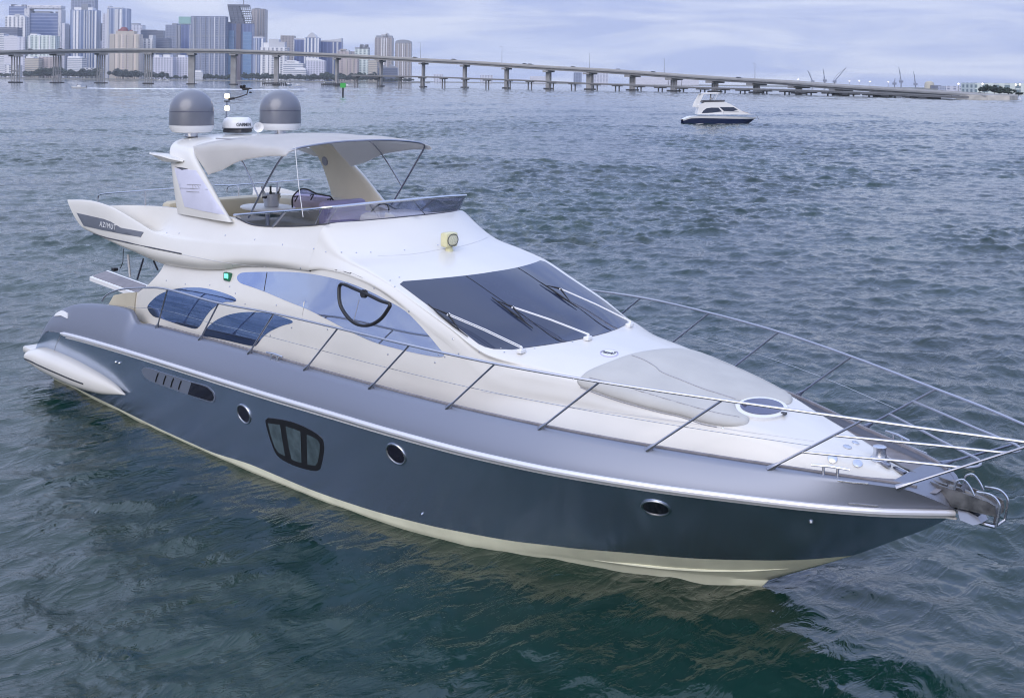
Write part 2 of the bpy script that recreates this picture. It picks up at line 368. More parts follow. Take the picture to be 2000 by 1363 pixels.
# ------------------------------------------------------------------ the yacht (bow towards +X, starboard towards the camera at -Y)
YA = empty('motor_yacht', (0, 0, 0), label='large grey and white flybridge motor yacht filling the foreground', cat='yacht')
Br = pch([0.3, 1.7, 4, 6, 8, 10, 11.4, 12.7, 13.9, 15.1, 16, 16.6], [2.16, 2.31, 2.36, 2.37, 2.37, 2.35, 2.27, 2.08, 1.74, 1.2, .62, .03])
Zr = pch([.2, .55, 1.0, 1.68, 3.33, 5.04, 7.85, 10.3, 12.2, 14.7, 16.6], [.42, .75, .98, 1.08, 1.17, 1.22, 1.275, 1.33, 1.347, 1.37, 1.335])
Bd = pch([.3, 1.7, 4, 6, 8.7, 10, 11.4, 12.7, 13.9, 15.1, 16.24, 16.52, 16.6], [2.10, 2.17, 2.18, 2.19, 2.21, 2.185, 2.09, 1.885, 1.54, 1.035, .52, .3, .03])
Zd = pch([.2, .34, .55, .9, 1.42, 2, 3, 3.7, 3.86, 4.12, 4.4, 6, 7.4, 8.7, 10, 11.4, 12.7, 13.9, 15.1, 16.24, 16.5, 16.6], [.47, .62, .9, 1.2, 1.44, 1.61, 1.73, 1.775, 1.765, 1.60, 1.62, 1.665, 1.695, 1.712, 1.722, 1.722, 1.714, 1.692, 1.652, 1.62, 1.53, 1.37])
Yw = pch([.3, 1.5, 3.04, 5, 7, 8.7, 9.7, 10.85, 11.3, 11.9, 12.43, 13.02, 13.5, 14, 14.47], [1.86, 1.93, 2.0, 2.08, 2.1, 2.07, 2.0, 1.83, 1.71, 1.47, 1.19, .92, .64, .34, 0.0])
Zs = pch([14.46, 15.49, 15.89, 16.49, 16.6], [0, .58, .83, 1.23, 1.335])
def zl(x): return 0.0 if x <= 14.46 else Zs(x)
def yl(x): return Yw(x) if x <= 14.47 else 0.0
def PW_(x): return 1.0 if x < 9 else (1.0-.12*min((x-9)/4, 1))
def Yh(x, z):
    t = (z-zl(x))/max(Zr(x)-zl(x), 1e-3); t = min(max(t, 0), 1.0); return yl(x)+(Br(x)-yl(x))*t**PW_(x)
# top of the cream boot stripe, from the stern to the stem
_bp = [(400, 877), (500, 911), (600, 953), (700, 988), (840, 1026), (920, 1042), (1000, 1056), (1100, 1068), (1200, 1077), (1300, 1086), (1400, 1092), (1500, 1094), (1580, 1092), (1640, 1087)]
_b3 = [curtain(p, Yh) for p in _bp]
Zb = pch([.2, 3.0]+[p[0] for p in _b3]+[15.49], [.02, .03]+[max(p[2], .02) for p in _b3]+[.58])
HX = np.concatenate([np.linspace(.3, 14.4, 95), np.linspace(14.47, 16.6, 34)])
def hull_rows(x):
    z0, z1, zb = zl(x), Zr(x), min(max(Zb(x), zl(x)), Zr(x))
    low = []
    if x < 14.46:
        low = [(0.0, -.62*min((14.6-x)/1.5, 1)), (yl(x)*.55, -.5*min((14.6-x)/1.2, 1)), (yl(x)*.9, -.22*min((14.6-x)/1.0, 1))]
    else: low = [(0, z0)]*3
    b = [(Yh(x, z0+(zb-z0)*k/6), z0+(zb-z0)*k/6) for k in range(7)]
    a = [(Yh(x, zb+(z1-zb)*k/14), zb+(z1-zb)*k/14) for k in range(15)]
    return low+b, a
bot, top = MB(), MB(); gb, gt = [], []
for x in HX:
    b, a = hull_rows(x); gb.append([(x, -y, z) for y, z in b]); gt.append([(x, -y, z) for y, z in a])
bot.grid(gb).mirror(); top.grid(gt).mirror()
# transom
tr = [(HX[0], -y, z) for y, z in hull_rows(HX[0])[1]]; top.add([(x, s*y, z) for s in (1, -1) for x, y, z in tr], [tuple(range(len(tr)))+tuple(reversed(range(len(tr), 2*len(tr))))])
hull = top.build('hull', M['grey'], YA, ang=50, recalc=False); hull['label'] = 'grey metallic hull side'
bottom = bot.build('hull_bottom', M['cream'], YA, ang=40, recalc=False); bottom['label'] = 'cream boot stripe and bottom'
# grey bulwark above the rub rail, with a rounded cap
bw = MB(); gw = []
for x in np.concatenate([np.linspace(.3, 3.5, 24), np.linspace(3.6, 4.5, 19), np.linspace(4.6, 14.4, 60), np.linspace(14.6, 16.6, 24)]):
    r, d, z0, z1 = Br(x), Bd(x), Zr(x)+.012, Zd(x); h = z1-z0; row = []
    for k in range(9):
        t = k/8; y = (r-.012)+(d-(r-.012))*(t**1.45); row.append((x, -y, z0+h*t*.96))
    w = min(.09, d*.5)
    c = min(.025, h*.2)
    row += [(x, -(d-.012), z1-c*.25), (x, -(d-.03), z1), (x, -(d-w), z1), (x, -(d-w-.006), z1-.012), (x, -(d-w-.01), min(z1-.02, 1.5))]
    gw.append(row)
bw.grid(gw).mirror(); bulwark = bw.build('bulwark', M['grey2'], YA, ang=60, recalc=False); bulwark['label'] = 'grey bulwark above the rub rail'
m = MB(); m.grid([[(x, -max(Bd(x)-.02, .0), Zd(x)-.006), (x, 0, Zd(x)+.0), (x, max(Bd(x)-.02, .0), Zd(x)-.006)] for x in np.linspace(16.12, 16.59, 12)]); m.build('bow_cap', M['grey2'], YA)
bvh_b = BVHTree.FromPolygons(bw.V, bw.F)
# rub rail: half round in a pale highlight colour, with a thin white line under it
for s in (-1, 1):
    m = MB(); xs = np.concatenate([np.linspace(1.72, 14, 80), np.linspace(14.1, 16.6, 26)])
    P = [(x, s*(Br(x)+.012), Zr(x)+.0) for x in xs]; m.tube(P, [.018]+[.036]*(len(P)-2)+[.03], 10)
    rr = m.build('rub_rail', M['rub'], YA)
    m = MB(); P = [(x, s*(Yh(x, Zr(x)-.07)+.006), Zr(x)-.066) for x in xs[1:]]; m.tube(P, .011, 6); m.build('trim_line', M['white2'], rr)
# chine strake in the cream bow
m = MB(); P = [curtain(p, Yh) for p in [(1160, 1093), (1230, 1101), (1300, 1108), (1380, 1113), (1460, 1114), (1540, 1110)]]
P = [tuple(p) for p in catmull(P, 5)]; n = len(P); m.tube(P, [.002+.018*math.sin(math.pi*(i/(n-1))**.8) for i in range(n)], 6); m.build('spray_strake', M['cream'], bottom); m.flip().build('spray_strake', M['cream'], bottom)
bvh_h = BVHTree.FromPolygons(top.V, top.F)
# deck
dk = MB(); gd = []
for x in np.linspace(4.05, 16.5, 70):
    d = max(Bd(x)-.09, .01); gd.append([(x, -d, 1.555), (x, -d*.5, 1.56), (x, 0, 1.565), (x, d*.5, 1.56), (x, d, 1.555)])
dk.grid(gd); dk.build('side_deck', M['teak'], YA)
# teak toe rail along the inside of the bulwark cap
for s in (-1, 1):
    m = MB(); g = []
    for x in np.linspace(4.6, 16.35, 70):
        d = Bd(x)-.085; h = min(.035, .02+.01*(x-4.5)); z = Zd(x)+.003
        g.append([(x, s*d, z), (x, s*d, z+h*.5), (x, s*(d-.03), z+h*.5), (x, s*(d-.03), z-.012)])
    m.grid(g).build('toe_rail', M['teak'], YA)
# cockpit sole and coaming aft
m = MB(); m.box((1.9, 0, .85), (2.9, 3.9, .06), bev=.01); m.build('cockpit_floor', M['teak'], YA)
m = MB(); m.box((.95, 0, 1.0), (.3, 3.3, .6), bev=.08); m.box((1.35, 0, .95), (.6, 3.0, .25), bev=.07); m.build('cockpit_seat', M['beige'], YA)
for s in (-1, 1): MB().prism([(2.75, s*1.98, 1.2), (3.55, s*1.98, 1.2), (3.62, s*1.93, 2.0), (3.2, s*1.93, 1.93), (2.9, s*1.95, 1.86), (2.77, s*1.97, 1.7)], (0, -s*.10, 0)).build('cockpit_lining', M['beige'], YA, smooth=False)
# swim platform with its rounded side pods
m = MB(); m.box((.15, 0, .42), (1.1, 4.2, .12), bev=.04); sp = m.build('swim_platform', M['white'], YA)
for s in (-1, 1):
    m = MB(); g = []
    zu = pch([.02, .35, .7, 1.62, 2.6, 3.34, 3.8], [.46, .57, .635, .655, .605, .515, .40]); zd_ = pch([.02, .2, 1.0, 2.0, 3.0, 3.8], [.42, .32, .215, .2, .26, .395])
    for x in np.concatenate([np.linspace(.02, .3, 8), np.linspace(.4, 3.8, 34)]):
        a, b_ = zu(x), zd_(x); c = (a+b_)/2; h = max((a-b_)/2, .002)
        w = .31*min(1, ((x)/.25)**.5)*max(.04, 1-((x-.3)/3.55)**2.2 if x > .3 else 1)
        yo = 2.02+min(x, 3.0)*.055
        g.append([(x, s*(yo+w*math.copysign(abs(math.cos(t))**.75, math.cos(t))), c+h*math.copysign(abs(math.sin(t))**.8, math.sin(t))) for t in np.linspace(0, 2*math.pi, 22, endpoint=False)])
    m.grid(g, close=True); pod = m.build('platform_pod', M['white'], YA, ang=70)
    m = MB(); m.tube([(x, s*(2.02+min(x, 3.0)*.055+.31*max(.04, 1-((x-.3)/3.55)**2.2 if x > .3 else 1)-.002), (zu(x)+zd_(x))/2-.03) for x in np.linspace(.3, 2.65, 20)], .013, 6); m.build('rubber_strip', M['black'], pod)
# ------------------------------------------------------------------ superstructure: stations of control points, base -> centre, (half-breadth, height)
def interp_stations(ST, bows=None):
    xs = [s[0] for s in ST]; n = len(ST[0][1])
    fy = [pch(xs, [s[1][q][0] for s in ST]) for q in range(n)]; fz = [pch(xs, [s[1][q][1] for s in ST]) for q in range(n)]
    return fy, fz, n
def section(pts, n=5):
    """smooth curve through the control points of one station"""
    out = catmull([np.array(p) for p in pts], n); return out
FRONT = [
 (8.0, .35, [(1.80,1.54),(1.775,1.8),(1.735,2.2),(1.59,2.84),(1.625,2.865),(1.62,2.95),(1.50,3.22),(1.34,3.475),(.8,3.515),(0,3.53)]),
 (8.3, .36, [(1.785,1.54),(1.765,1.8),(1.73,2.18),(1.588,2.895),(1.60,2.912),(1.588,2.965),(1.51,3.10),(1.38,3.265),(.82,3.315),(0,3.335)]),
 (8.65, .38, [(1.77,1.54),(1.75,1.8),(1.718,2.15),(1.585,2.895),(1.595,2.912),(1.578,2.955),(1.50,3.035),(1.40,3.10),(.85,3.135),(0,3.14)]),
 (9.1, .40, [(1.75,1.54),(1.735,1.8),(1.71,2.1),(1.583,2.85),(1.593,2.867),(1.58,2.905),(1.51,2.965),(1.41,3.01),(.80,3.03),(0,3.035)]),
 (9.6, .42, [(1.73,1.54),(1.72,1.8),(1.70,2.05),(1.583,2.73),(1.59,2.755),(1.595,2.80),(1.53,2.86),(1.42,2.895),(.75,2.915),(0,2.925)]),
 (10.2, .42, [(1.665,1.54),(1.665,1.75),(1.652,2.0),(1.565,2.50),(1.565,2.53),(1.555,2.58),(1.505,2.65),(1.41,2.685),(.75,2.712),(0,2.725)]),
 (10.8, .42, [(1.59,1.54),(1.585,1.72),(1.573,1.9),(1.525,2.22),(1.52,2.27),(1.51,2.34),(1.475,2.43),(1.40,2.47),(.75,2.50),(0,2.515)]),
 (11.4, .42, [(1.51,1.54),(1.475,1.68),(1.46,1.80),(1.45,1.93),(1.44,2.0),(1.42,2.08),(1.395,2.17),(1.36,2.245),(.75,2.285),(0,2.30)]),
 (11.9, .35, [(1.44,1.54),(1.37,1.70),(1.34,1.78),(1.33,1.88),(1.31,1.97),(1.29,2.05),(1.25,2.12),(1.16,2.175),(.7,2.235),(0,2.26)]),
 (12.5, .20, [(1.36,1.54),(1.24,1.72),(1.20,1.79),(1.19,1.88),(1.17,1.96),(1.15,2.03),(1.12,2.085),(1.03,2.13),(.55,2.19),(0,2.22)]),
 (13.2, .10, [(1.21,1.54),(1.1,1.74),(1.07,1.80),(1.055,1.86),(1.035,1.91),(1.015,1.975),(.97,2.03),(.88,2.065),(.5,2.11),(0,2.135)]),
 (14.2, .04, [(.93,1.54),(.85,1.74),(.82,1.80),(.805,1.835),(.785,1.86),(.765,1.895),(.73,1.925),(.65,1.945),(.35,1.97),(0,1.985)]),
 (15.0, .02, [(.67,1.54),(.57,1.69),(.53,1.745),(.51,1.762),(.49,1.775),(.46,1.787),(.42,1.797),(.36,1.805),(.2,1.815),(0,1.82)]),
 (15.6, .0, [(.43,1.54),(.35,1.62),(.32,1.65),(.30,1.662),(.285,1.67),(.265,1.677),(.24,1.683),(.2,1.689),(.11,1.695),(0,1.70)]),
 (16.2, .0, [(.09,1.54),(.075,1.55),(.068,1.555),(.064,1.558),(.06,1.56),(.055,1.562),(.05,1.563),(.04,1.565),(.02,1.567),(0,1.57)]),
]
FX = [s[0] for s in FRONT]; fbow = pch(FX, [s[1] for s in FRONT]); ffy, ffz, NQ = interp_stations([(s[0], s[2]) for s in FRONT])
def front_pt(x, y, z, y7):
    b = fbow(x); t = min(abs(y)/max(y7, .05), 1.0); return (x+b*(1-t*t), -y, z)
SUP = MB(); g = []
for x in np.concatenate([np.linspace(8.0, 9.6, 22)[:-1], np.linspace(9.6, 11.4, 26)[:-1], np.linspace(11.4, 16.2, 52)]):
    q = [(ffy[k](x), ffz[k](x)) for k in range(NQ)]
    s = section(q, 6)
    y7 = q[7][0]
    g.append([front_pt(x, max(p[0], 0), p[1], y7) for p in s])
SUP.grid(g)
# aft part of the mouldings: flybridge coaming and the side wing, x runs from the raked trailing edge
AFT = [
 (1.1, [(1.55,2.84),(1.90,2.93),(1.955,3.05),(1.94,3.30),(1.90,3.295),(1.80,3.16),(1.74,3.16)]),
 (2.0, [(1.55,2.76),(1.91,2.82),(1.965,2.95),(1.945,3.33),(1.89,3.335),(1.76,2.95),(1.66,3.27)]),
 (2.6, [(1.56,2.68),(1.91,2.75),(1.965,2.89),(1.935,3.30),(1.88,3.295),(1.74,2.90),(1.62,3.33)]),
 (3.1, [(1.57,2.61),(1.905,2.69),(1.96,2.83),(1.915,3.215),(1.86,3.215),(1.72,2.88),(1.60,3.365)]),
 (3.7, [(1.66,2.555),(1.89,2.63),(1.95,2.77),(1.885,3.09),(1.83,3.095),(1.69,2.93),(1.57,3.395)]),
 (4.2, [(1.755,2.515),(1.865,2.58),(1.925,2.72),(1.855,2.995),(1.80,3.01),(1.67,3.12),(1.545,3.405)]),
 (4.6, [(1.76,2.52),(1.84,2.57),(1.90,2.71),(1.825,2.965),(1.76,3.02),(1.655,3.17),(1.54,3.41)]),
 (5.0, [(1.74,2.54),(1.81,2.575),(1.87,2.71),(1.79,2.96),(1.73,3.04),(1.63,3.20),(1.525,3.41)]),
 (5.8, [(1.69,2.61),(1.745,2.635),(1.80,2.76),(1.73,2.98),(1.68,3.07),(1.58,3.23),(1.485,3.385)]),
 (6.4, [(1.64,2.722),(1.68,2.74),(1.735,2.84),(1.68,3.03),(1.63,3.10),(1.54,3.22),(1.45,3.32)]),
 (7.2, [(1.605,2.80),(1.64,2.82),(1.68,2.91),(1.61,3.09),(1.56,3.165),(1.47,3.29),(1.395,3.385)]),
 (8.0, [(1.59,2.84),(1.625,2.865),(1.62,2.95),(1.56,3.10),(1.52,3.18),(1.43,3.345),(1.34,3.475)]),
]
afy, afz, NA = interp_stations(AFT)
xst = [2.0, 1.86, 1.5, 1.10, 1.15, 1.3, 1.65]
g = []
for u in np.linspace(0, 1, 60):
    q = []
    for k in range(NA):
        x = xst[k]+(8.0-xst[k])*u; q.append((x, afy[k](x), afz[k](x)))
    g.append([(p[0], -p[1], p[2]) for p in catmull(q, 6)])
SUP.grid(g)
# closing face of the wing's trailing edge
r0 = g[0]; n0 = len(r0); b0 = len(SUP.V); SUP.V += [tuple(p) for p in r0]; SUP.V.append((1.75, -1.72, 3.0)); SUP.F += [(b0+i, b0+i+1, b0+n0) for i in range(n0-1)]+[(b0+n0-1, b0, b0+n0)]
# inner lip of the coaming, down to the flybridge floor
g2 = []
for u in np.linspace(0, 1, 40):
    x = 1.65+(8.0-1.65)*u; y, z = afy[6](x), afz[6](x); g2.append([(x, -y, z), (x, -(y-.05), z+.004), (x, -(y-.09), z-.02), (x, -(y-.11), 2.72)])
SUP.grid(g2)
ff = []
for v in np.linspace(0, 1, 24):
    y = -1.34+1.34*v; ff.append([(8.0+.35*(1-(y/1.34)**2), y, 3.475+.055*(1-(y/1.34)**2)), (7.96+.33*(1-(y/1.34)**2), y*.97, 3.475+.05*v), (7.90+.3*(1-(y/1.34)**2), y*.95, 2.72)])
SUP.grid(ff)
# cabin side aft of station 8 with the raked aft edge
XS = pch([1.5, 1.70, 1.87, 2.02, 2.14, 2.27, 2.40, 2.54, 2.9], [3.30, 3.30, 3.42, 3.68, 3.90, 4.07, 4.18, 4.22, 4.22])
def side_y(x, z):
    # half-breadth of the cabin side at height z
    q = [(pch([3, 5, 6, 7, 8.0], a)(x), b) for a, b in (([1.925,1.90,1.875,1.84,1.80], 1.54), ([1.925,1.898,1.868,1.825,1.775], 1.8), ([1.885,1.862,1.83,1.78,1.735], 2.2))]
    zt = afz[0](max(x, 2.0)); yt = afy[0](max(x, 2.0)); q.append((yt, zt))
    return pch([p[1] for p in q], [p[0] for p in q])(z)
g = []
for v in np.linspace(0, 1, 20):
    row = []
    for u in np.linspace(0, 1, 56):
        x = 0
        z = 1.54+v*1.2
        for _ in range(4):
            xs_ = XS(z); x = xs_+(8.0-xs_)*u; zt = afz[0](x); z = 1.54+(zt-1.54)*v
        row.append((x, -side_y(x, z), z))
    g.append(row)
SUP.grid(g)
# the thickness of the cabin side seen at its aft edge
SUP.grid([[r[0], (r[0][0]+.03, r[0][1]+.09, r[0][2])] for r in g])
STAR = (list(SUP.V), list(SUP.F)); bvh_s = BVHTree.FromPolygons(SUP.V, SUP.F)
SUP.mirror()
# weld the centreline and the seams between the mouldings
bm = bmesh.new()
vs = [bm.verts.new(v) for v in SUP.V]
for f in SUP.F:
    try: bm.faces.new([vs[i] for i in f])
    except ValueError: pass
bmesh.ops.remove_doubles(bm, verts=bm.verts, dist=.004); bmesh.ops.recalc_face_normals(bm, faces=bm.faces)
me = bpy.data.meshes.new('cabin'); bm.to_mesh(me); bm.free(); me.materials.append(M['white']); me.polygons.foreach_set('use_smooth', np.ones(len(me.polygons), dtype=bool)); me.set_sharp_from_angle(angle=math.radians(42))
cabin = bpy.data.objects.new('cabin', me); link(cabin, YA); cabin['label'] = 'white moulded cabin and flybridge'
# flybridge floor / saloon roof
m = MB(); g = []
for x in np.linspace(1.75, 8.25, 30):
    y = afy[6](min(x, 8.0))-.1 if x < 8 else 1.0; g.append([(x, -y, 2.72), (x, 0, 2.73), (x, y, 2.72)])
m.grid(g); g = []
for x in np.linspace(1.9, 8.0, 30):
    y = afy[0](x); g.append([(x, -y, afz[0](x)), (x, 0, afz[0](x)-.02), (x, y, afz[0](x))])
m.grid(g); m.grid([[(1.75, -1.5, 2.72), (1.75, 0, 2.73), (1.75, 1.5, 2.72)], [(1.9, -1.5, 2.75), (1.9, 0, 2.73), (1.9, 1.5, 2.75)]])
m.build('flybridge_floor', M['white'], YA, ang=30)
# saloon bulkhead with its sliding glass door
m = MB(); m.box((4.35, 0, 2.1), (.08, 3.4, 1.1)); bh = m.build('saloon_bulkhead', M['white2'], YA)
m = MB(); m.box((4.30, .1, 2.05), (.03, 1.9, .95), bev=.005); m.build('glass_door', M['screen'], bh)

def cast(p, bvh):
    for dx, dy in ((0, 0), (0, 1), (0, -1), (1, 0), (-1, 0), (0, 2), (0, -2), (0, 4), (0, -4), (0, 8), (0, 12), (0, 17)):
        h = bvh.ray_cast(Vector(CAM), Vector(ray((p[0]+dx, p[1]+dy))).normalized())
        if h[0] is not None: break
    return h
def patch(outline, bvh, off=.006, step=7.0, smooth=4, rings=(), skirt=.02):
    """glass / trim that lies on a curved surface: outline (photograph pixels) is dropped on the surface and filled"""
    P = outline if smooth == 0 else [tuple(q) for q in catmull(outline, smooth, closed=True)]
    P = [np.array(p, float) for p in P]; n = len(P)
    lo = np.min(P, 0); hi = np.max(P, 0); pts = [Vector(p) for p in P]
    def inside(q):
        c = False; j = n-1
        for i in range(n):
            if (P[i][1] > q[1]) != (P[j][1] > q[1]) and q[0] < (P[j][0]-P[i][0])*(q[1]-P[i][1])/(P[j][1]-P[i][1])+P[i][0]: c = not c
            j = i
        return c
    sgn = 1 if sum(P[i][0]*P[(i+1) % n][1]-P[(i+1) % n][0]*P[i][1] for i in range(n)) > 0 else -1
    for d_ in rings:
        for i in range(0, n):
            e = P[(i+1) % n]-P[i-1]; l = np.hypot(*e)
            q = P[i]+np.array((-e[1], e[0]))/max(l, 1e-6)*d_*sgn
            if inside(q) and min(np.hypot(*(q-p)) for p in P) > d_*.93: pts.append(Vector(q))
    marg = max(rings)+step*.5 if rings else step*.6
    y = lo[1]+step/2
    while y < hi[1]:
        x = lo[0]+step/2
        while x < hi[0]:
            if inside((x, y)) and min(math.hypot(x-p[0], y-p[1]) for p in P) > marg: pts.append(Vector((x, y)))
            x += step
        y += step
    vo, eo, fo, *_ = delaunay_2d_cdt(pts, [(i, (i+1) % n) for i in range(n)], [list(range(n))], 1, 1e-4)
    V = []; last = None
    for v in vo:
        h = cast((v.x, v.y), bvh)
        if h[0] is None: raise ValueError('patch point off the surface %s' % (tuple(v),))
        nn = h[1] if h[1].dot(Vector(CAM)-h[0]) > 0 else -h[1]
        V.append(h[0]+nn*off)
    out = MB(); out.V = [tuple(v) for v in V]; out.F = [tuple(f) for f in fo]
    if skirt:
        # thickness: the rim turned back towards the surface
        b = len(out.V); rim = []
        for i in range(n):
            h = cast(P[i], bvh); nn = h[1] if h[1].dot(Vector(CAM)-h[0]) > 0 else -h[1]; rim.append((h[0]+nn*off, h[0]-nn*skirt))
        out.V += [tuple(a) for a, _ in rim]+[tuple(c) for _, c in rim]
        out.F += [(b+i, b+(i+1) % n, b+n+(i+1) % n, b+n+i) for i in range(n)]
    return out
def on(p, bvh, off=0.0):
    h = cast(p, bvh)
    if h[0] is None: raise ValueError('off surface %s' % (p,))
    nn = h[1] if h[1].dot(Vector(CAM)-h[0]) > 0 else -h[1]; return h[0]+nn*off
def normal_at(p, bvh):
    h = cast(p, bvh); return h[1] if h[1].dot(Vector(CAM)-h[0]) > 0 else -h[1]
def both(mb, name, m, parent, **k):
    a = mb.build(name, m, parent, **k); b = mb.flip().build(name, m, parent, **k); return a, b
# side windows
SIDEWIN = [(463, 543), (468, 535), (480, 532), (520, 531), (560, 531), (600, 534), (640, 541), (680, 552), (720, 568), (755, 586), (790, 606), (818, 633), (840, 658), (858, 680), (867, 691), (863, 697), (840, 695), (800, 687), (760, 677), (730, 668), (700, 655), (670, 640), (640, 624), (600, 604), (560, 588), (520, 571), (490, 560), (470, 553)]
sw = both(patch(SIDEWIN, bvh_s, .004, 8, 3), 'side_window', M['winglass'], YA)
# opening pane: black half-round frame in the side window
FR = [(667, 555), (663, 575), (666, 597), (677, 616), (692, 630), (710, 636), (728, 633), (745, 622), (757, 606), (762, 594), (745, 588), (720, 576), (695, 565)]
FRp = [tuple(on(p, bvh_s, .012)) for p in catmull(FR, 4, closed=True)]
m = MB(); m.tube(FRp, .021, 8, closed=True)
hp = on((712, 571), bvh_s, .012); m.lathe(hp-Vector((0, 0, .02)), [(0.005, 0), (.055, 0), (.055, .02), (.005, .02)], 16, axis=normal_at((712, 571), bvh_s))
fo = both(m, 'window_frame', M['black'], None); fo[0].parent = sw[0]; fo[1].parent = sw[1]
m = MB(); m.tube([on(p, bvh_s, .006) for p in [(522, 532), (519, 551), (516, 569)]], .005, 5); d_ = both(m, 'pane_joint', M['black'], None); d_[0].parent = sw[0]; d_[1].parent = sw[1]
m = MB(); m.tube([on(p, bvh_s, .005) for p in [(702, 585), (697, 605), (691, 628)]], .004, 5); d_ = both(m, 'pane_joint', M['seam'], None); d_[0].parent = sw[0]; d_[1].parent = sw[1]
# the two low saloon windows
LW1 = [(288, 601), (296, 588), (312, 575), (335, 566), (362, 562), (392, 562), (420, 567), (445, 575), (459, 582), (461, 588), (452, 590), (440, 590), (425, 596), (412, 606), (401, 620), (390, 637), (381, 642), (360, 637), (338, 630), (315, 622), (299, 617)]
LW2 = [(394, 656), (404, 641), (420, 627), (440, 617), (465, 611), (495, 609), (525, 612), (552, 619), (570, 626), (570, 631), (555, 635), (540, 641), (525, 649), (512, 660), (503, 672), (495, 676), (470, 671), (440, 664), (410, 658)]
for k, O in enumerate((LW1, LW2)): both(patch(O, bvh_s, .004, 7, 3), 'saloon_window', M['lowglass'], YA)
# windscreen: one wrap-round dark sheet, starboard half traced and mirrored
def ws_pt(s, v):
    """s 0 top .. 1 bottom, v -1..1 across"""
    x = 9.64+(11.40-9.64)*s; y7 = ffy[7](x)-.012; y = y7*v; q = [(ffy[k](x), ffz[k](x)) for k in range(7, 10)]
    zz = pch([0, q[1][0], q[0][0]], [q[2][1], q[1][1], q[0][1]])(abs(y)); b = fbow(x); return Vector((x+b*(1-v*v), y, zz))
G = []
for i in range(25):
    s = i/24; row = []
    # rounded lower and upper corners
    inset = 0.0
    if s > .86: inset = .16*(1-math.sqrt(max(0, 1-((s-.86)/.14)**2)))
    if s < .05: inset = .06*(1-math.sqrt(max(0, 1-((.05-s)/.05)**2)))
    for j in range(41):
        v = -1+2*j/40; row.append(ws_pt(s, v*(1-inset)))
    G.append(row)
def normals_off(G, off):
    r, c = len(G), len(G[0]); out = []
    for i in range(r):
        row = []
        for j in range(c):
            a = G[min(i+1, r-1)][j]-G[max(i-1, 0)][j]; b = G[i][min(j+1, c-1)]-G[i][max(j-1, 0)]
            n = b.cross(a).normalized(); n = n if n.z > 0 else -n; row.append(G[i][j]+n*off)
        out.append(row)
    return out
Go = normals_off(G, .007); Gi = normals_off(G, -.015)
m = MB(); m.grid(Go); rim = [Go[0][j] for j in range(41)]+[Go[i][40] for i in range(1, 25)]+[Go[24][j] for j in range(39, -1, -1)]+[Go[i][0] for i in range(23, 0, -1)]
rimi = [Gi[0][j] for j in range(41)]+[Gi[i][40] for i in range(1, 25)]+[Gi[24][j] for j in range(39, -1, -1)]+[Gi[i][0] for i in range(23, 0, -1)]
m.grid([rim+[rim[0]], rimi+[rimi[0]]]); wsc = m.build('windscreen', M['screen'], YA, ang=40)
bvh_w = BVHTree.FromPolygons([tuple(p) for r in Go for p in r], [(i*41+j, i*41+j+1, (i+1)*41+j+1, (i+1)*41+j) for i in range(24) for j in range(40)])
for v in (-.36, .36):
    m = MB(); m.tube([ws_pt(s, v)+Vector((.005, 0, .008)) for s in np.linspace(.01, .99, 12)], .004, 5); m.build('pane_joint', M['black'], wsc)
# ------------------------------------------------------------------ yacht fittings
bvh_full = BVHTree.FromPolygons(SUP.V, SUP.F)
def lerp(a, b, t): return tuple(np.array(a)*(1-t)+np.array(b)*t)
# guard rail: ten stanchions a side, top tube, mid wire and the two bow loops
BASE = [(4.735, -2.148), (6.046, -2.166), (7.387, -2.183), (8.738, -2.19), (10.079, -2.165), (11.401, -2.069), (12.692, -1.863), (13.931, -1.52), (15.1, -1.017), (16.24, -.50)]
BASE = [(x, y, Zd(x)-.004) for x, y in BASE]
TOP = [tuple(ony(p, -2.2)) for p in [(327, 565), (427, 592), (535, 612), (660, 641)]]+[(10.886, -2.232, 2.388), (12.193, -2.088, 2.375), (13.477, -1.79, 2.359), (14.736, -1.348, 2.331), (16.014, -.816, 2.29), (17.42, -.20, 2.242)]
AFTR = [tuple(ony(p, -2.19)) for p in [(199, 588), (206, 578), (222, 569), (245, 564), (285, 562)]]
RAILP = catmull(AFTR+TOP[:9]+[(16.6, -.57, 2.272), (17.14, -.31, 2.25), (17.46, -.17, 2.24), (17.58, 0, 2.238)], 6)
for s in (1, -1):
    fl = (lambda P: [(p[0], p[1]*s, p[2]) for p in P])
    rail = MB().tube(fl(RAILP), .0155, 8).build('guard_rail', M['rail'], YA)
    for i, (b, t) in enumerate(zip(BASE, TOP)):
        m = MB(); m.tube(fl([lerp(b, t, -.02), lerp(b, t, .015), lerp(b, t, .09), lerp(b, t, .1), t]), [.034, .03, .018, .0125, .0125], 8); st = m.build('stanchion', M['dsteel'], rail)
    W_ = [ony((250, 600), -2.19)]+[lerp(b, t, .47) for b, t in zip(BASE[:9], TOP[:9])]
    MB().tube(fl(catmull(W_, 3)), .0032, 5).build('mid_wire', M['steel'], rail)
for zf, ap in ((.69, (17.2, 2.08)), (.35, (16.82, 1.85))):
    a = lerp(BASE[8], TOP[8], zf); x0 = a[0]; dx_ = ap[0]-x0
    P = [a]+[(x0+dx_*u, a[1]*w_, a[2]+(ap[1]-a[2])*u) for u, w_ in ((.3, .74), (.6, .47), (.82, .29), (.95, .17))]+[(ap[0], 0, ap[1])]
    P = catmull(P+[(p[0], -p[1], p[2]) for p in reversed(P[:-1])], 6); MB().tube(P, .014, 8).build('pulpit_loop', M['rail'], YA)
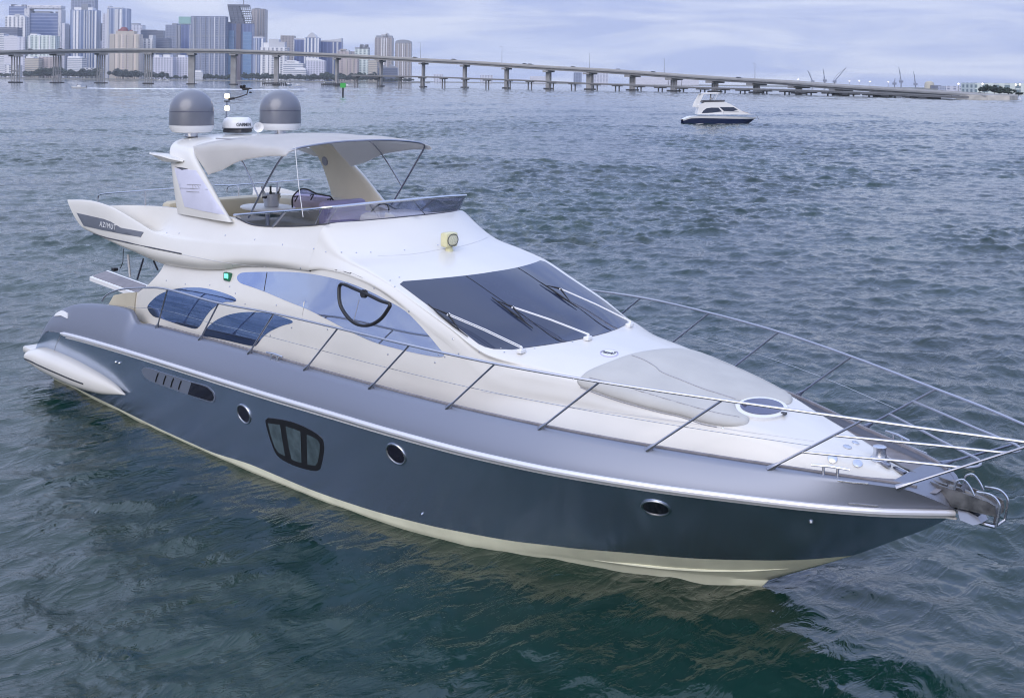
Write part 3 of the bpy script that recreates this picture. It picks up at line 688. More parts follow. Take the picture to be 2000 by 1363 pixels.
# wipers
def onw(p, off):
    return on(p, bvh_w if cast(p, bvh_w)[0] is not None else bvh_full, off)
for pv, arm, bl in (((1018, 689), (875, 621), [(836, 597), (857, 616), (884, 638), (913, 660)]), ((1148, 664), (1000, 607), [(960, 583), (984, 601), (1012, 622), (1040, 643)]), ((1229, 638), (1092, 571), [(1055, 554), (1078, 569), (1102, 586), (1127, 603)])):
    w = MB(); P = on(pv, bvh_full, 0); nn = normal_at(pv, bvh_full); w.box(P+nn*.025, (.075, .11, .05), rz=.1, bev=.012, rot=None); w.lathe(P, [(.02, 0), (.02, .07), (.012, .085)], 12, axis=nn)
    wip = w.build('wiper', M['white2'], YA)
    E_ = onw(arm, .055); side = (E_-P).cross(nn).normalized()*.016
    w = MB(); w.tube([P+nn*.075+side, P.lerp(E_, .5)+nn*.05+side, E_+side], .0065, 6); w.tube([P+nn*.075-side, P.lerp(E_, .5)+nn*.05-side, E_-side], .0065, 6); w.tube([E_-side*1.5, E_+side*1.5], .012, 6); w.build('wiper_arm', M['white2'], wip)
    w = MB(); B = [onw(q, .02) for q in bl]; w.tube(B, [.006, .013, .013, .006], 6); w.tube([B[0].lerp(B[1], .5)+nn*.01, E_+nn*.0, B[2].lerp(B[3], .4)+nn*.01], [.005, .016, .005], 6); w.build('wiper_blade', M['black'], wip)
# searchlight on the roof
P = Vector((9.13, 0, 3.03)); m = MB(); m.lathe(P, [(.13, 0), (.125, .03), (.07, .055), (.05, .11), (.05, .13)], 20); sl = m.build('searchlight', M['yellowed'], YA)
m = MB(); m.box(P+Vector((.0, 0, .235)), (.15, .23, .21), bev=.035); m.build('lamp_head', M['yellowed'], sl)
m = MB(); m.box(P+Vector((.078, 0, .235)), (.012, .17, .13), bev=.005); m.build('lens', mat('frosted_lens', (.60, .58, .42), .25, var=.15, vscale=60), sl)
m = MB(); m.tube([P+Vector((.083, .1*math.cos(t), .235+.085*math.sin(t))) for t in np.linspace(0, 2*math.pi, 20, endpoint=False)], .006, 5, closed=True); m.build('gasket', M['dgrey'], sl)
# radar arch: chord along x swept over the beam
AR = [(-1.555, 3.34, 4.30, 5.90, .13), (-1.55, 3.55, 4.22, 5.62, .13), (-1.53, 3.8, 4.11, 5.30, .13), (-1.50, 4.02, 4.01, 4.99, .13), (-1.46, 4.20, 3.88, 4.72, .13), (-1.38, 4.34, 3.72, 4.50, .13), (-1.2, 4.425, 3.52, 4.36, .12), (-.9, 4.47, 3.35, 4.27, .12), (-.45, 4.495, 3.22, 4.21, .12), (0, 4.505, 3.17, 4.19, .12)]
AR = AR+[(-a, b, c, d, e) for a, b, c, d, e in reversed(AR[:-1])]
AR = catmull(AR, 4); ga = []
for i, a in enumerate(AR):
    p0, p1 = AR[max(i-1, 0)], AR[min(i+1, len(AR)-1)]; ty, tz = p1[0]-p0[0], p1[1]-p0[1]; l = math.hypot(ty, tz); ny, nz = -tz/l, ty/l
    row = []
    for t in np.linspace(0, 2*math.pi, 28, endpoint=False):
        cx = math.copysign(abs(math.cos(t))**.35, math.cos(t)); sx = math.copysign(abs(math.sin(t))**.6, math.sin(t))
        x = (a[2]+a[3])/2+(a[3]-a[2])/2*cx; o = a[4]/2*sx*(1-.25*abs(cx)**6); row.append((x, a[0]+ny*o, a[1]+nz*o))
    ga.append(row)
m = MB(); m.grid(ga, close=True); fmi = []
me = bpy.data.meshes.new('radar_arch'); me.from_pydata(m.V, [], m.F); me.update(); bm = bmesh.new(); bm.from_mesh(me); bmesh.ops.recalc_face_normals(bm, faces=bm.faces); bm.to_mesh(me); bm.free()
me.materials.append(M['white']); me.materials.append(M['arch_in'])
for p in me.polygons:
    c = p.center; p.use_smooth = True
    inward = (p.normal.y*-math.copysign(1, c.y) > .55 and abs(c.y) > 1.3) or (p.normal.z < -.5 and abs(c.y) < 1.38)
    p.material_index = 1 if inward else 0
me.set_sharp_from_angle(angle=math.radians(40)); arch = bpy.data.objects.new('radar_arch', me); link(arch, YA); bvh_a = BVHTree.FromPolygons(m.V, m.F)
both_ = patch([(341, 329), (383, 333), (440, 420), (425, 418), (395, 412), (361, 404)], bvh_a, .006, 6, 0); a_, b_ = both(both_, 'arch_panel', M['lilac'], None); a_.parent = arch; b_.parent = arch
m = MB()
for q in ([(352, 367.5), (378, 368.5), (406, 370.5)], [(366, 360.5), (380, 360.5), (393, 362)], [(365, 374), (378, 375), (390, 375.5)], [(377, 361), (378, 369)], [(387, 363), (390, 368)], [(381, 363), (384, 366)]): m.tube([on(p, bvh_a, .008) for p in q], .006, 4)
m.build('arch_lettering', M['seam'], a_)
a_, b_ = both(patch([(342, 326), (356, 327.5), (367, 330), (356, 332.5)], bvh_a, .009, 5, 0), 'arch_vent', M['dgrey'], None); a_.parent = arch; b_.parent = arch
for s in (-1, 1):
    m = MB(); g = []
    for x, w_, z0, z1 in ((3.25, .02, 4.25, 4.27), (3.5, .12, 4.2, 4.275), (3.9, .17, 4.13, 4.27), (4.2, .17, 4.13, 4.24), (4.42, .05, 4.16, 4.2)):
        g.append([(x, s*1.42, z0), (x, s*(1.5+w_*.7), z0+.03), (x, s*(1.5+w_), z1-.02), (x, s*(1.5+w_*.9), z1), (x, s*1.42, z1)])
    m.grid(g, close=True); m.add([], []); m.build('arch_fin', M['white'], arch)
h = cast((635, 315), bvh_a); nn = h[1] if h[1].dot(Vector(CAM)-h[0]) > 0 else -h[1]
for s in (1, -1):
    c = Vector((h[0].x, h[0].y*s, h[0].z)); n2 = Vector((nn.x, nn.y*s, nn.z)); m = MB(); m.lathe(c, [(.085, 0), (.085, .012), (.07, .018), (.04, .012), (.02, .014)], 24, axis=n2); m.build('speaker', mat('speaker_grey', (.33, .34, .40), .5), arch)
# satellite domes
for s in (-1, 1):
    c = Vector((3.55, .9*s, 4.63)); rd = MB(); R_ = .375
    rd.lathe(c+Vector((0, 0, .105)), [(R_*.995, 0), (R_, .01), (R_*.985, .25)]+[(R_*.985*math.cos(t), .25+R_*.98*math.sin(t)) for t in np.linspace(.02, math.pi/2-.01, 18)], 48)
    dome = rd.build('radome', M['dome'], YA, ang=50)
    m = MB(); m.lathe(c, [(R_*.72, -.02), (R_*.86, -.012), (R_*.97, .05), (R_*1.005, .105), (R_*.9, .11)], 40); m.build('dome_base', M['white2'], dome)
    m = MB(); m.lathe(c+Vector((0, 0, -.10)), [(.13, 0), (.105, .012), (.105, .09)], 24); m.build('pedestal', M['steel'], dome)
    m = MB(); m.tube([c+Vector((R_*math.cos(a)*.99, R_*math.sin(a)*.99, .345)) for a in np.linspace(0, 2*math.pi, 48, endpoint=False)], .006, 5, closed=True); m.build('dome_seam', mat('dome_seam', (.10, .105, .15), .4), dome)
# radar scanner with its lettering, horn, lights, wind instruments
rc = ony((464, 258), 0.05); rc = Vector((3.72, 0, 4.70)); q = depth((464, 257), float((np.array(rc)-CAM)@fw)); rc = Vector(q)
m = MB(); m.lathe(rc+Vector((0, 0, .05)), [(.255, 0), (.262, .03), (.258, .10), (.235, .165), (.19, .195), (.0001, .205)], 40); ra = m.build('radar', M['white2'], YA, ang=50)
m = MB(); m.box(rc+Vector((0, 0, .015)), (.36, .40, .07), rz=.5, bev=.02); m.build('radar_mount', M['dgrey'], ra)
m = MB(); m.tube([rc+Vector((.262*math.cos(a), .262*math.sin(a), .058)) for a in np.linspace(0, 2*math.pi, 40, endpoint=False)], .009, 5, closed=True); m.build('radar_gasket', M['dgrey'], ra)
vd = math.atan2(CAM[1]-rc.y, CAM[0]-rc.x)
for k, ch in enumerate('GARMIN'):
    an = vd+.02+(k)*.175; p = rc+Vector((.262*math.cos(an), .262*math.sin(an), .125)); R3 = Matrix.Translation(p) @ Matrix.Rotation(an+math.pi/2, 4, 'Z') @ Matrix.Rotation(math.pi/2, 4, 'X')
    text_mesh('radar_letter', ch, M['dgrey'], ra, R3, .082, .002, bold=.0015)
hc = Vector(depth((505, 249), float((np.array(rc)-CAM)@fw)-.1)); hd = Vector((.85, -.5, .05))
m = MB(); m.lathe(hc-hd.normalized()*.22, [(.02, 0), (.025, .1), (.045, .19), (.085, .235), (.088, .24), (.06, .22), (.02, .15)], 24, axis=hd); hn = m.build('horn', M['white2'], YA, ang=60)
m = MB(); m.tube([hc-hd.normalized()*.18, hc-hd.normalized()*.18+Vector((0, 0, -.1))], .014, 6); m.build('horn_bracket', M['white2'], hn)
D_ = float((np.array((3.45, .05, 4.7))-CAM)@fw); mp = lambda x, y: Vector(depth((x, y), D_))
m = MB(); m.tube([mp(441, 258), mp(442, 228), mp(443, 197)], .014, 8); mast = m.build('light_mast', M['dsteel'], YA)
for yy in (188, 212): m = MB(); m.lathe(mp(443.5, yy)-Vector((0, 0, .045)), [(.03, 0), (.045, .012), (.045, .078), (.03, .09)], 16); m.build('masthead_lamp', M['lampw'], mast)
m = MB(); m.lathe(mp(443.5, 197)-Vector((0, 0, .02)), [(.05, 0), (.05, .02)], 16); m.tube([mp(446, 194), mp(458, 192.5)], .022, 6); m.tube([mp(458, 192.5), mp(482, 185), mp(485, 174)], .011, 6); m.tube([mp(474, 174), mp(492, 173.5)], [.03, .008], 6)
for dx_, dy_ in ((-9, -2), (-6, -5), (-12, -4)): m.lathe(mp(483+dx_, 174+dy_)-Vector((0, 0, .03)), [(.012, 0), (.026, .02), (.026, .05), (.01, .06)], 8)
m.lathe(mp(489, 181)-Vector((0, 0, .015)), [(.02, 0), (.03, .015), (.01, .03)], 8); m.build('wind_vane', M['black'], mast)
# folding canvas top on its hoops
ZL = pch([4.95, 5.5, 6, 6.5, 7.12], [4.0, 4.17, 4.30, 4.38, 4.42]); XA = pch([3.9, 4.02, 4.20, 4.34, 4.44, 4.53], [5.1, 4.99, 4.72, 4.50, 4.36, 4.24])
g = []
nv = 41
for j in range(nv):
    v = -1+2*j/(nv-1); row = []
    for i in range(33):
        u = i/32; x = 4.25+(7.13-4.25)*u
        for _ in range(3):
            xe = min(x, 7.13); zt = 4.655-.125*max(0, (5.7-xe)/1.45)**1.6-(.045*max(0, (xe-6.7)/.43)**2)
            ze = zt-.13; zl_ = min(ZL(max(xe, 4.95)), ze)
            av = abs(v)
            if av < .72: y = 1.38*(av/.72); z = zt-.13*(av/.72)**2.4
            else: k = (av-.72)/.28; y = 1.38+.05*math.sin(k*1.6); z = ze+(zl_-ze)*k
            xs_ = XA(z)-.02; x = xs_+(7.13-xs_)*u
        wr = .006*math.sin(x*7+y*3)*math.sin(y*5+1) if .05 < u < .95 else 0
        row.append((x, math.copysign(y, v), z+wr))
    g.append(row)
m = MB(); m.grid(g); m.grid([[(p[0], p[1]*.996, p[2]-.012) for p in r] for r in g]); bim = m.build('canvas_top', M['canvas'], YA, ang=60)
hoop = [(6.13, -1.41, 3.42), (6.52, -1.41, 3.89), (6.80, -1.40, 4.22), (6.98, -1.375, 4.41), (7.09, -1.28, 4.50), (7.13, -1.0, 4.552), (7.135, -.5, 4.592), (7.135, 0, 4.60)]
hoop = hoop+[(p[0], -p[1], p[2]) for p in reversed(hoop[:-1])]; MB().tube(catmull(hoop, 4), .0155, 8).build('canvas_frame', M['dsteel'], bim)
hoop = [(6.40, -1.41, 3.75), (6.05, -1.39, 4.12), (5.74, -1.36, 4.40), (5.62, -1.22, 4.53)]+[(5.58, y, 4.632-.12*(abs(y)/1.4)**2.4) for y in (-1.0, -.5, 0)]
hoop = hoop+[(p[0], -p[1], p[2]) for p in reversed(hoop[:-1])]; MB().tube(catmull(hoop, 4), .012, 8).build('canvas_frame', M['dsteel'], bim)
for s in (1, -1): MB().tube([(4.5, s*1.0, 4.55), (5.6, s*1.06, 4.575), (7.1, s*1.06, 4.54)], .011, 6).build('canvas_batten', M['seam'], bim)
MB().tube([ony((576, 285), -1.4), ony((583, 360), -1.44), ony((592, 424), -1.48)], .006, 5).build('canvas_strap', M['white2'], bim)
# flybridge wind deflector: leaning smoked panes on the coaming, steel top rail
TR = [(5.87, -1.50, 3.44), (6.5, -1.49, 3.525), (7.2, -1.47, 3.615), (7.72, -1.44, 3.68), (7.98, -1.39, 3.72), (8.12, -1.22, 3.74), (8.24, -.7, 3.765), (8.31, 0, 3.775)]
BR_ = [(5.90, -1.485, 3.40), (6.35, -1.455, 3.325), (7.1, -1.405, 3.37), (7.6, -1.375, 3.43), (7.85, -1.345, 3.465), (8.02, -1.2, 3.49), (8.2, -.7, 3.51), (8.31, 0, 3.525)]
TR = TR+[(p[0], -p[1], p[2]) for p in reversed(TR[:-1])]; BR_ = BR_+[(p[0], -p[1], p[2]) for p in reversed(BR_[:-1])]
tc_, bc_ = catmull(TR, 5), catmull(BR_, 5); m = MB(); m.grid([tc_, bc_]); fg = m.build('wind_deflector', M['flyglass'], YA, ang=60)
MB().tube(tc_, .021, 8).build('deflector_rail', M['steel'], fg)
m = MB(); m.tube([p+np.array((0, 0, .004)) for p in bc_], .011, 6); m.build('deflector_seal', M['dgrey'], fg)
for k, r in ((10, .03), (20, .012), (35, .012), (25, .012), (50, .012), (60, .03)):
    if k < len(tc_): MB().tube([tc_[k], bc_[max(k-(2 if k < 35 else -2), 0)]], r*.7, 6).build('deflector_post', M['dsteel'], fg)
# flybridge furniture
m = MB(); m.box((2.75, .2, 3.05), (.3, 2.3, .62), bev=.09); m.box((3.7, 1.22, 3.05), (2.2, .28, .62), bev=.09); m.box((3.2, .2, 2.87), (.8, 2.2, .3), bev=.06); m.box((3.7, .9, 2.87), (2.0, .5, .3), bev=.06); m.build('flybridge_settee', M['beige'], YA)
tb = MB(); tb.lathe((0, 0, 0), [(.56, 0), (.585, .012), (.585, .032), (.56, .045), (.0001, .046)], 40); tb.V = [(4.05+v[0]*1.0, .32+v[1]*.72, 3.255+v[2]) for v in tb.V]; table = tb.build('flybridge_table', M['white2'], YA)
m = MB(); m.lathe((4.05, .32, 2.73), [(.16, 0), (.05, .03), (.045, .52)], 16); m.build('table_leg', M['steel'], table)
# helm: white console, purple seat and its acrylic screen
m = MB(); m.box((7.1, .75, 3.0), (.85, 1.0, .85), bev=.10); m.box((7.25, -.6, 2.92), (.7, 1.1, .7), bev=.12); con = m.build('helm_console', M['white'], YA)
m = MB(); m.box((6.15, .55, 3.05), (.55, .9, .62), bev=.1); m.box((5.9, .55, 3.32), (.18, .9, .45), bev=.07); m.build('helm_seat', M['purple'], YA)
hs = [(571, 406), (571, 388), (577, 378), (588, 369.5), (602, 371), (618, 378.5), (635, 382), (645, 384), (652, 393), (651, 404)]
m = MB(); m.add([ony(p, .42) for p in hs], [tuple(range(len(hs)))]); hsc = m.build('helm_screen', M['helmglass'], YA, smooth=False)
m = MB(); m.tube([ony(p, .42) for p in catmull(hs[:-1], 4)], .014, 6)
for a in ((575, 385), (606, 382), (640, 390)): m.tube([ony(a, .40), ony((a[0]+7, a[1]-2), .38), ony((a[0]+1, a[1]+9), .38)], .012, 5)
m.build('screen_edge', M['black'], hsc)
# wheel of the helm
m = MB(); c = Vector((6.62, .75, 3.36)); m.tube([c+Vector((.08*math.cos(t), .19*math.sin(t), .17*math.cos(t))) for t in np.linspace(0, 2*math.pi, 24, endpoint=False)], .014, 6, closed=True); m.build('steering_wheel', M['black'], con)
# aft flybridge rail and the struts under the overhang
P = [ony(p, -1.35) for p in [(191, 394), (192, 384), (197, 380), (215, 377.5), (250, 375), (300, 371), (346, 368)]]
m = MB(); m.tube(catmull(P, 4), .013, 8); m.tube([ony((283.5, 374), -1.35), ony((283.5, 409), -1.35)], .016, 6); ar = m.build('aft_rail', M['steel'], YA)
m2 = m.flip(); m2.build('aft_rail', M['steel'], YA)
P = [ony(p, 1.35) for p in [(420, 362), (440, 362), (463, 362), (466, 368), (466, 385)]]; MB().tube(P, .013, 8).build('grab_rail', M['steel'], YA)
for a, b_, mm, r in (((280, 506), (268, 546), 'dsteel', .018), ((300, 510), (308, 527), 'dsteel', .018), ((250, 497), (254, 541), 'white2', .02)):
    MB().tube([ony(a, -1.15), ony(b_, -1.15)], r, 6).build('overhang_strut', M[mm], YA)
m = MB(); m.tube([ony((241, 486), -.4), ony((240, 512), -.4), ony((235, 524), -.4)], .008, 5); m.box(ony((224, 526), -.4), (.12, .1, .07), bev=.02); m.build('gangway_hoist', M['black'], YA)
# gangway at the stern
n0, n1, f0, f1 = [Vector(ony(p, y)) for p, y in (((175, 541), -.5), ((268, 575), -.5), ((210, 528), -.1), ((290, 557), -.1))]
m = MB(); m.prism([n0, n1, f1, f0], (0, 0, -.075)); gw_ = m.build('gangway', M['white2'], YA, smooth=False)
i0 = n0.lerp(n1, .02).lerp(f0.lerp(f1, .02), .12); i1 = n0.lerp(n1, .98).lerp(f0.lerp(f1, .98), .12); j0 = n0.lerp(n1, .02).lerp(f0.lerp(f1, .02), .88); j1 = n0.lerp(n1, .98).lerp(f0.lerp(f1, .98), .88)
m = MB(); m.prism([p+Vector((0, 0, .012)) for p in (i0, i1, j1, j0)], (0, 0, -.02)); m.build('gangway_planking', M['teak'], gw_, smooth=False)
gm = (n1+f1)/2; MB().tube([gm+Vector((0, 0, -.06)), gm+Vector((.12, 0, -.45)), Vector((gm.x+.2, gm.y, .46))], [.05, .06, .08], 10).build('gangway_pedestal', M['white2'], gw_)
# green starboard light, red port light
for s, mm in ((1, 'lampg'), (-1, None)):
    p = on((447, 540), bvh_s, .0); nn = normal_at((447, 540), bvh_s); p = Vector((p.x, p.y*s, p.z))
    nl = MB().box(p+Vector((0, -.02*s, 0)), (.16, .06, .125), bev=.012).build('navigation_light', mat('green_lamp_housing', (.03, .16, .09), .4) if s == 1 else mat('red_lamp_housing', (.2, .02, .02), .4), YA)
    MB().box(p+Vector((.008, -.048*s, .012)), (.105, .02, .07), bev=.008).build('lamp_lens', M['lampg'] if s == 1 else mat('red_lens', (.4, .03, .03), .2), nl)
# dark name panel on the wing, with raised lettering, and the long groove below it
pn = patch([(150, 416), (168, 420), (186, 424), (203, 428), (216, 433), (228, 440), (236, 445), (258, 449), (281, 453.5), (275, 463.5), (240, 457.5), (200, 449.5), (164, 441.5)], bvh_s, .006, 5, 0)
a_, b_ = both(pn, 'name_panel', M['nameplate'], YA)
for obj_, s in ((a_, 1), (b_, -1)):
    p0, p1 = on((188, 436), bvh_s, .010), on((236, 447), bvh_s, .010); ex = (p1-p0).normalized(); nz_ = normal_at((212, 441), bvh_s); ey = nz_.cross(ex).normalized(); c = (p0+p1)/2
    Mx = Matrix(((ex.x, ey.x, nz_.x, c.x), (ex.y, ey.y, nz_.y, c.y), (ex.z, ey.z, nz_.z, c.z), (0, 0, 0, 1)))
    if s == -1: Mx = Matrix.Diagonal((1, -1, 1, 1)) @ Mx @ Matrix.Diagonal((-1, 1, 1, 1))
    text_mesh('panel_lettering', 'AZIMUT', M['white2'], obj_, Mx, .125, .004, 1.35)
a_, b_ = both(MB().tube([on(p, bvh_s, .0) for p in [(183, 458), (210, 465), (250, 474), (300, 485), (330, 491), (355, 496)]], .012, 5), 'wing_groove', M['dgrey'], YA)
# ---- foredeck: padded cover, round hatch, emblem
def puffed(outline, bvh, hgt, step=8, smooth=3, edge=16.0):
    mb = patch(outline, bvh, 0.0, step, smooth, skirt=0, rings=(2.0, 5.0, 9.5, 15.0)); P = [np.array(p, float) for p in catmull(outline, smooth, closed=True)]
    for i, v in enumerate(mb.V):
        q = proj(v); d = min(np.hypot(*(q-p)) for p in P); h = cast(q, bvh); nn = h[1] if h[1].z > 0 else -h[1]
        k = min(d/edge, 1.0); mb.V[i] = tuple(Vector(v)+nn*(hgt*math.sqrt(1-(1-k)**2)+.004))
    return mb
PAD = [(1127, 745), (1134, 737), (1150, 724), (1190, 707), (1232, 692), (1268, 685), (1305, 681), (1342, 682), (1382, 693), (1422, 708), (1462, 726), (1502, 745), (1532, 762), (1547, 776), (1545, 787), (1530, 790), (1490, 785), (1455, 781), (1437, 786), (1437, 797), (1452, 806), (1463, 817), (1458, 828), (1430, 833), (1400, 831), (1370, 825), (1330, 812), (1290, 803), (1245, 791), (1200, 778), (1160, 764), (1137, 757)]
pad = puffed(PAD, bvh_full, .032).build('sunpad_cover', M['cushion'], YA, ang=80)
bvh_p = BVHTree.FromPolygons([tuple(v.co) for v in pad.data.vertices], [tuple(p.vertices) for p in pad.data.polygons])
m = MB(); m.tube([on(p, bvh_p, .003) for p in catmull([(1234, 694), (1258, 703), (1280, 716), (1293, 727), (1330, 742), (1370, 758), (1405, 769), (1436, 779)], 4)], .008, 5); m.build('cover_seam', M['seam'], pad)
m = MB(); m.tube([on(p, bvh_full, .004) for p in catmull([(1134, 756), (1160, 766), (1200, 780), (1245, 793), (1290, 805), (1330, 814), (1372, 828), (1400, 834)], 4)], .007, 5); m.build('cover_gap_shade', M['seam'], pad)  # dark tube drawn as the shaded gap under the cover's lower edge
m = MB(); m.tube([on(p, bvh_p, .002) for p in catmull([(1150, 737), (1210, 752), (1275, 771), (1340, 790), (1400, 806), (1444, 814)], 4)], .005, 5); m.build('cover_seam', M['seam'], pad)
def ell(c, rx, ry, n=24, tilt=0.0): return [(c[0]+rx*math.cos(t)-tilt*ry*math.sin(t), c[1]+ry*math.sin(t)+tilt*rx*math.cos(t)*.3) for t in np.linspace(0, 2*math.pi, n, endpoint=False)]
m = patch(ell((1487, 800), 50, 20, 32, .25), bvh_full, .03, 6, 0, skirt=.03); ht = m.build('deck_hatch', M['white2'], YA)
m = patch(ell((1487, 799), 42, 15.5, 32, .25), bvh_full, .036, 6, 0, skirt=.0); m.build('hatch_pane', M['hatch'], ht)
m = MB(); m.box(on((1530, 812), bvh_full, .03), (.06, .05, .03), bev=.008); m.box(on((1453, 796), bvh_full, .04), (.05, .035, .03), bev=.008); m.build('hatch_catch', M['dgrey'], ht)
em = patch(ell((1190, 690), 18, 7.5, 24, .3), bvh_full, .004, 4, 0).build('emblem', mat('emblem_ring', (.47, .44, .60), .4), YA)
patch(ell((1190, 690), 15.5, 6, 24, .3), bvh_full, .007, 4, 0).build('emblem_face', M['white2'], em)
for k, ch in enumerate('AZIMUT'):
    u = -1+2*k/5; p = (1190+u*11.5, 690.2+u*1.2+2.2*(1-u*u)-1.2); o_ = on(p, bvh_full, .009); nz_ = normal_at(p, bvh_full); ex = (on((p[0]+3, p[1]+.6), bvh_full, .009)-o_).normalized(); ey = nz_.cross(ex)
    text_mesh('emblem_letter', ch, M['dgrey'], em, Matrix(((ex.x, ey.x, nz_.x, o_.x), (ex.y, ey.y, nz_.y, o_.y), (ex.z, ey.z, nz_.z, o_.z), (0, 0, 0, 1))), .075, .002, bold=.003)
# moulding joints and fasteners scattered over the white mouldings
m = MB(); m.tube([on(p, bvh_full, .0) for p in catmull([(738, 500), (790, 498), (830, 493), (862, 487), (893, 483), (930, 473), (957, 462)], 4)], .004, 4); m.build('moulding_joint', M['joint'], cabin)
m = MB(); m.tube([on(p, bvh_full, .0) for p in catmull([(356, 497), (400, 506), (440, 513), (480, 518), (520, 522)], 4)], .005, 4); m.build('moulding_joint', M['joint'], cabin)
m = MB(); m.tube([on(p, bvh_full, .0) for p in catmull([(940, 764), (1000, 774), (1100, 792), (1200, 806), (1335, 824), (1450, 842), (1590, 862)], 4)], .004, 4); m.build('moulding_joint', M['joint'], cabin)
SCREW = [(552, 478), (613, 486), (637, 492), (667, 493), (696, 494), (724, 493), (855, 479), (790, 489), (498, 468), (454, 518), (518, 521), (587, 524), (731, 563), (762, 548), (780, 542), (799, 608), (771, 560), (857, 692), (885, 662), (896, 691), (936, 687), (850, 708), (758, 692), (869, 697), (479, 594), (540, 596), (570, 640), (528, 655), (640, 643), (350, 456), (440, 460), (326, 455), (325, 548), (362, 555), (410, 557), (449, 560), (460, 573), (985, 688), (1044, 681), (1118, 668), (1207, 642), (1168, 718), (1120, 740), (1412, 836), (1555, 780)]
m = MB()
for p in SCREW:
    h = cast(p, bvh_full)
    if h[0] is not None:
        nn = normal_at(p, bvh_full); m.lathe(h[0]-nn*.004, [(.013, 0), (.011, .009), (.004, .011)], 8, axis=nn)
o = m.build('fasteners', M['steel'], cabin); tag(o, kind='stuff')
# ---- hull fittings
def disc_on(p, bvh, rh, rv, side=1):
    h = cast(p, bvh); nn = normal_at(p, bvh); c = h[0]; ex = Vector((1, 0, 0)); ex = (ex-nn*ex.dot(nn)).normalized(); ey = nn.cross(ex).normalized()
    if side == -1: fl = Matrix.Diagonal((1, -1, 1)); c, ex, ey, nn = fl @ c, fl @ ex, fl @ ey, fl @ nn
    return c, ex, ey, nn
for p in ((477, 808), (774, 886), (1281, 991)):
    for s in (1, -1):
        c, ex, ey, nn = disc_on(p, bvh_h, .15, .13, s); rh, rv = .155, .132
        ring = MB().tube([c+nn*.004+ex*rh*math.cos(t)+ey*rv*math.sin(t) for t in np.linspace(0, 2*math.pi, 36, endpoint=False)], .015, 8, closed=True).build('porthole', M['steel'], YA)
        m = MB(); rows = []
        for f_, o_ in ((.99, .0), (.93, .004), (.90, .0), (.4, .0), (.001, .0)): rows.append([c+nn*(o_+.008)+ex*rh*f_*math.cos(t)+ey*rv*f_*math.sin(t) for t in np.linspace(0, 2*math.pi, 36, endpoint=False)])
        m.grid(rows, close=True).build('porthole_pane', M['porthole'], ring)
z5 = lambda L_: [(400+x/4, 700+y/4) for x, y in L_]
HW = z5([(477, 495), (485, 472), (505, 463), (600, 476), (680, 494), (750, 520), (820, 553), (885, 594), (920, 630), (931, 690), (925, 760), (905, 850), (890, 870), (862, 875), (800, 865), (720, 842), (650, 812), (595, 780), (560, 745), (530, 680), (500, 590)])
a_, b_ = both(patch(HW, bvh_h, .007, 5, 3), 'hull_window', M['black'], YA)
for pane in ([(497, 502), (592, 515), (612, 640), (632, 760), (582, 735), (550, 690), (520, 600)], [(635, 526), (695, 545), (752, 567), (757, 700), (760, 812), (720, 802), (682, 785), (660, 690)], [(800, 591), (850, 610), (885, 632), (905, 665), (900, 740), (887, 805), (868, 835), (806, 825), (803, 700)]):
    c_, d_ = both(patch(z5(pane), bvh_h, .010, 4, 0, skirt=0), 'window_pane', M['hglass'], None); c_.parent = a_; d_.parent = b_
z8 = lambda L_: [(20+x/4.545, 540+y/4.545) for x, y in L_]
AIR = z8([(1168, 840), (1178, 815), (1205, 806), (1270, 822), (1350, 850), (1480, 890), (1600, 930), (1700, 955), (1755, 975), (1805, 1020), (1822, 1070), (1812, 1105), (1785, 1114), (1700, 1090), (1570, 1045), (1430, 995), (1300, 950), (1235, 920), (1195, 890)])
a_, b_ = both(patch(AIR, bvh_h, .006, 5, 3), 'air_intake', mat('intake_grey', (.22, .25, .33), .4, metal=.3, coat=.3), YA)
c_, d_ = both(patch(z8([(1612, 938), (1700, 962), (1750, 980), (1797, 1024), (1812, 1070), (1802, 1098), (1780, 1104), (1700, 1080), (1580, 1043)]), bvh_h, .010, 5, 0, skirt=0), 'intake_opening', M['porthole'], None); c_.parent = a_; d_.parent = b_
for k in range(4):
    x = 1305+k*68; y = 855+k*23; m = MB(); m.tube([on(q, bvh_h, .010) for q in z8([(x+14, y), (x, y+35), (x-10, y+75)])], .010, 5); c_, d_ = both(m, 'intake_slot', M['black'], None); c_.parent = a_; d_.parent = b_
for p, r in (((227, 707), .02), ((234, 709), .02), ((825, 1003), .014), ((1584, 1018), .022)):
    a_, b_ = both(MB().lathe(on(p, bvh_h, -.005), [(r, 0), (r*1.1, .012), (r*.6, .028)], 12, axis=normal_at(p, bvh_h)), 'hull_fitting', M['steel'], YA)
m = MB(); m.tube([on(p, bvh_h, .001) for p in catmull([(121, 652), (114, 664), (108, 678), (105, 692)], 4)], .004, 4); both(m, 'hull_joint', M['seam'], hull)
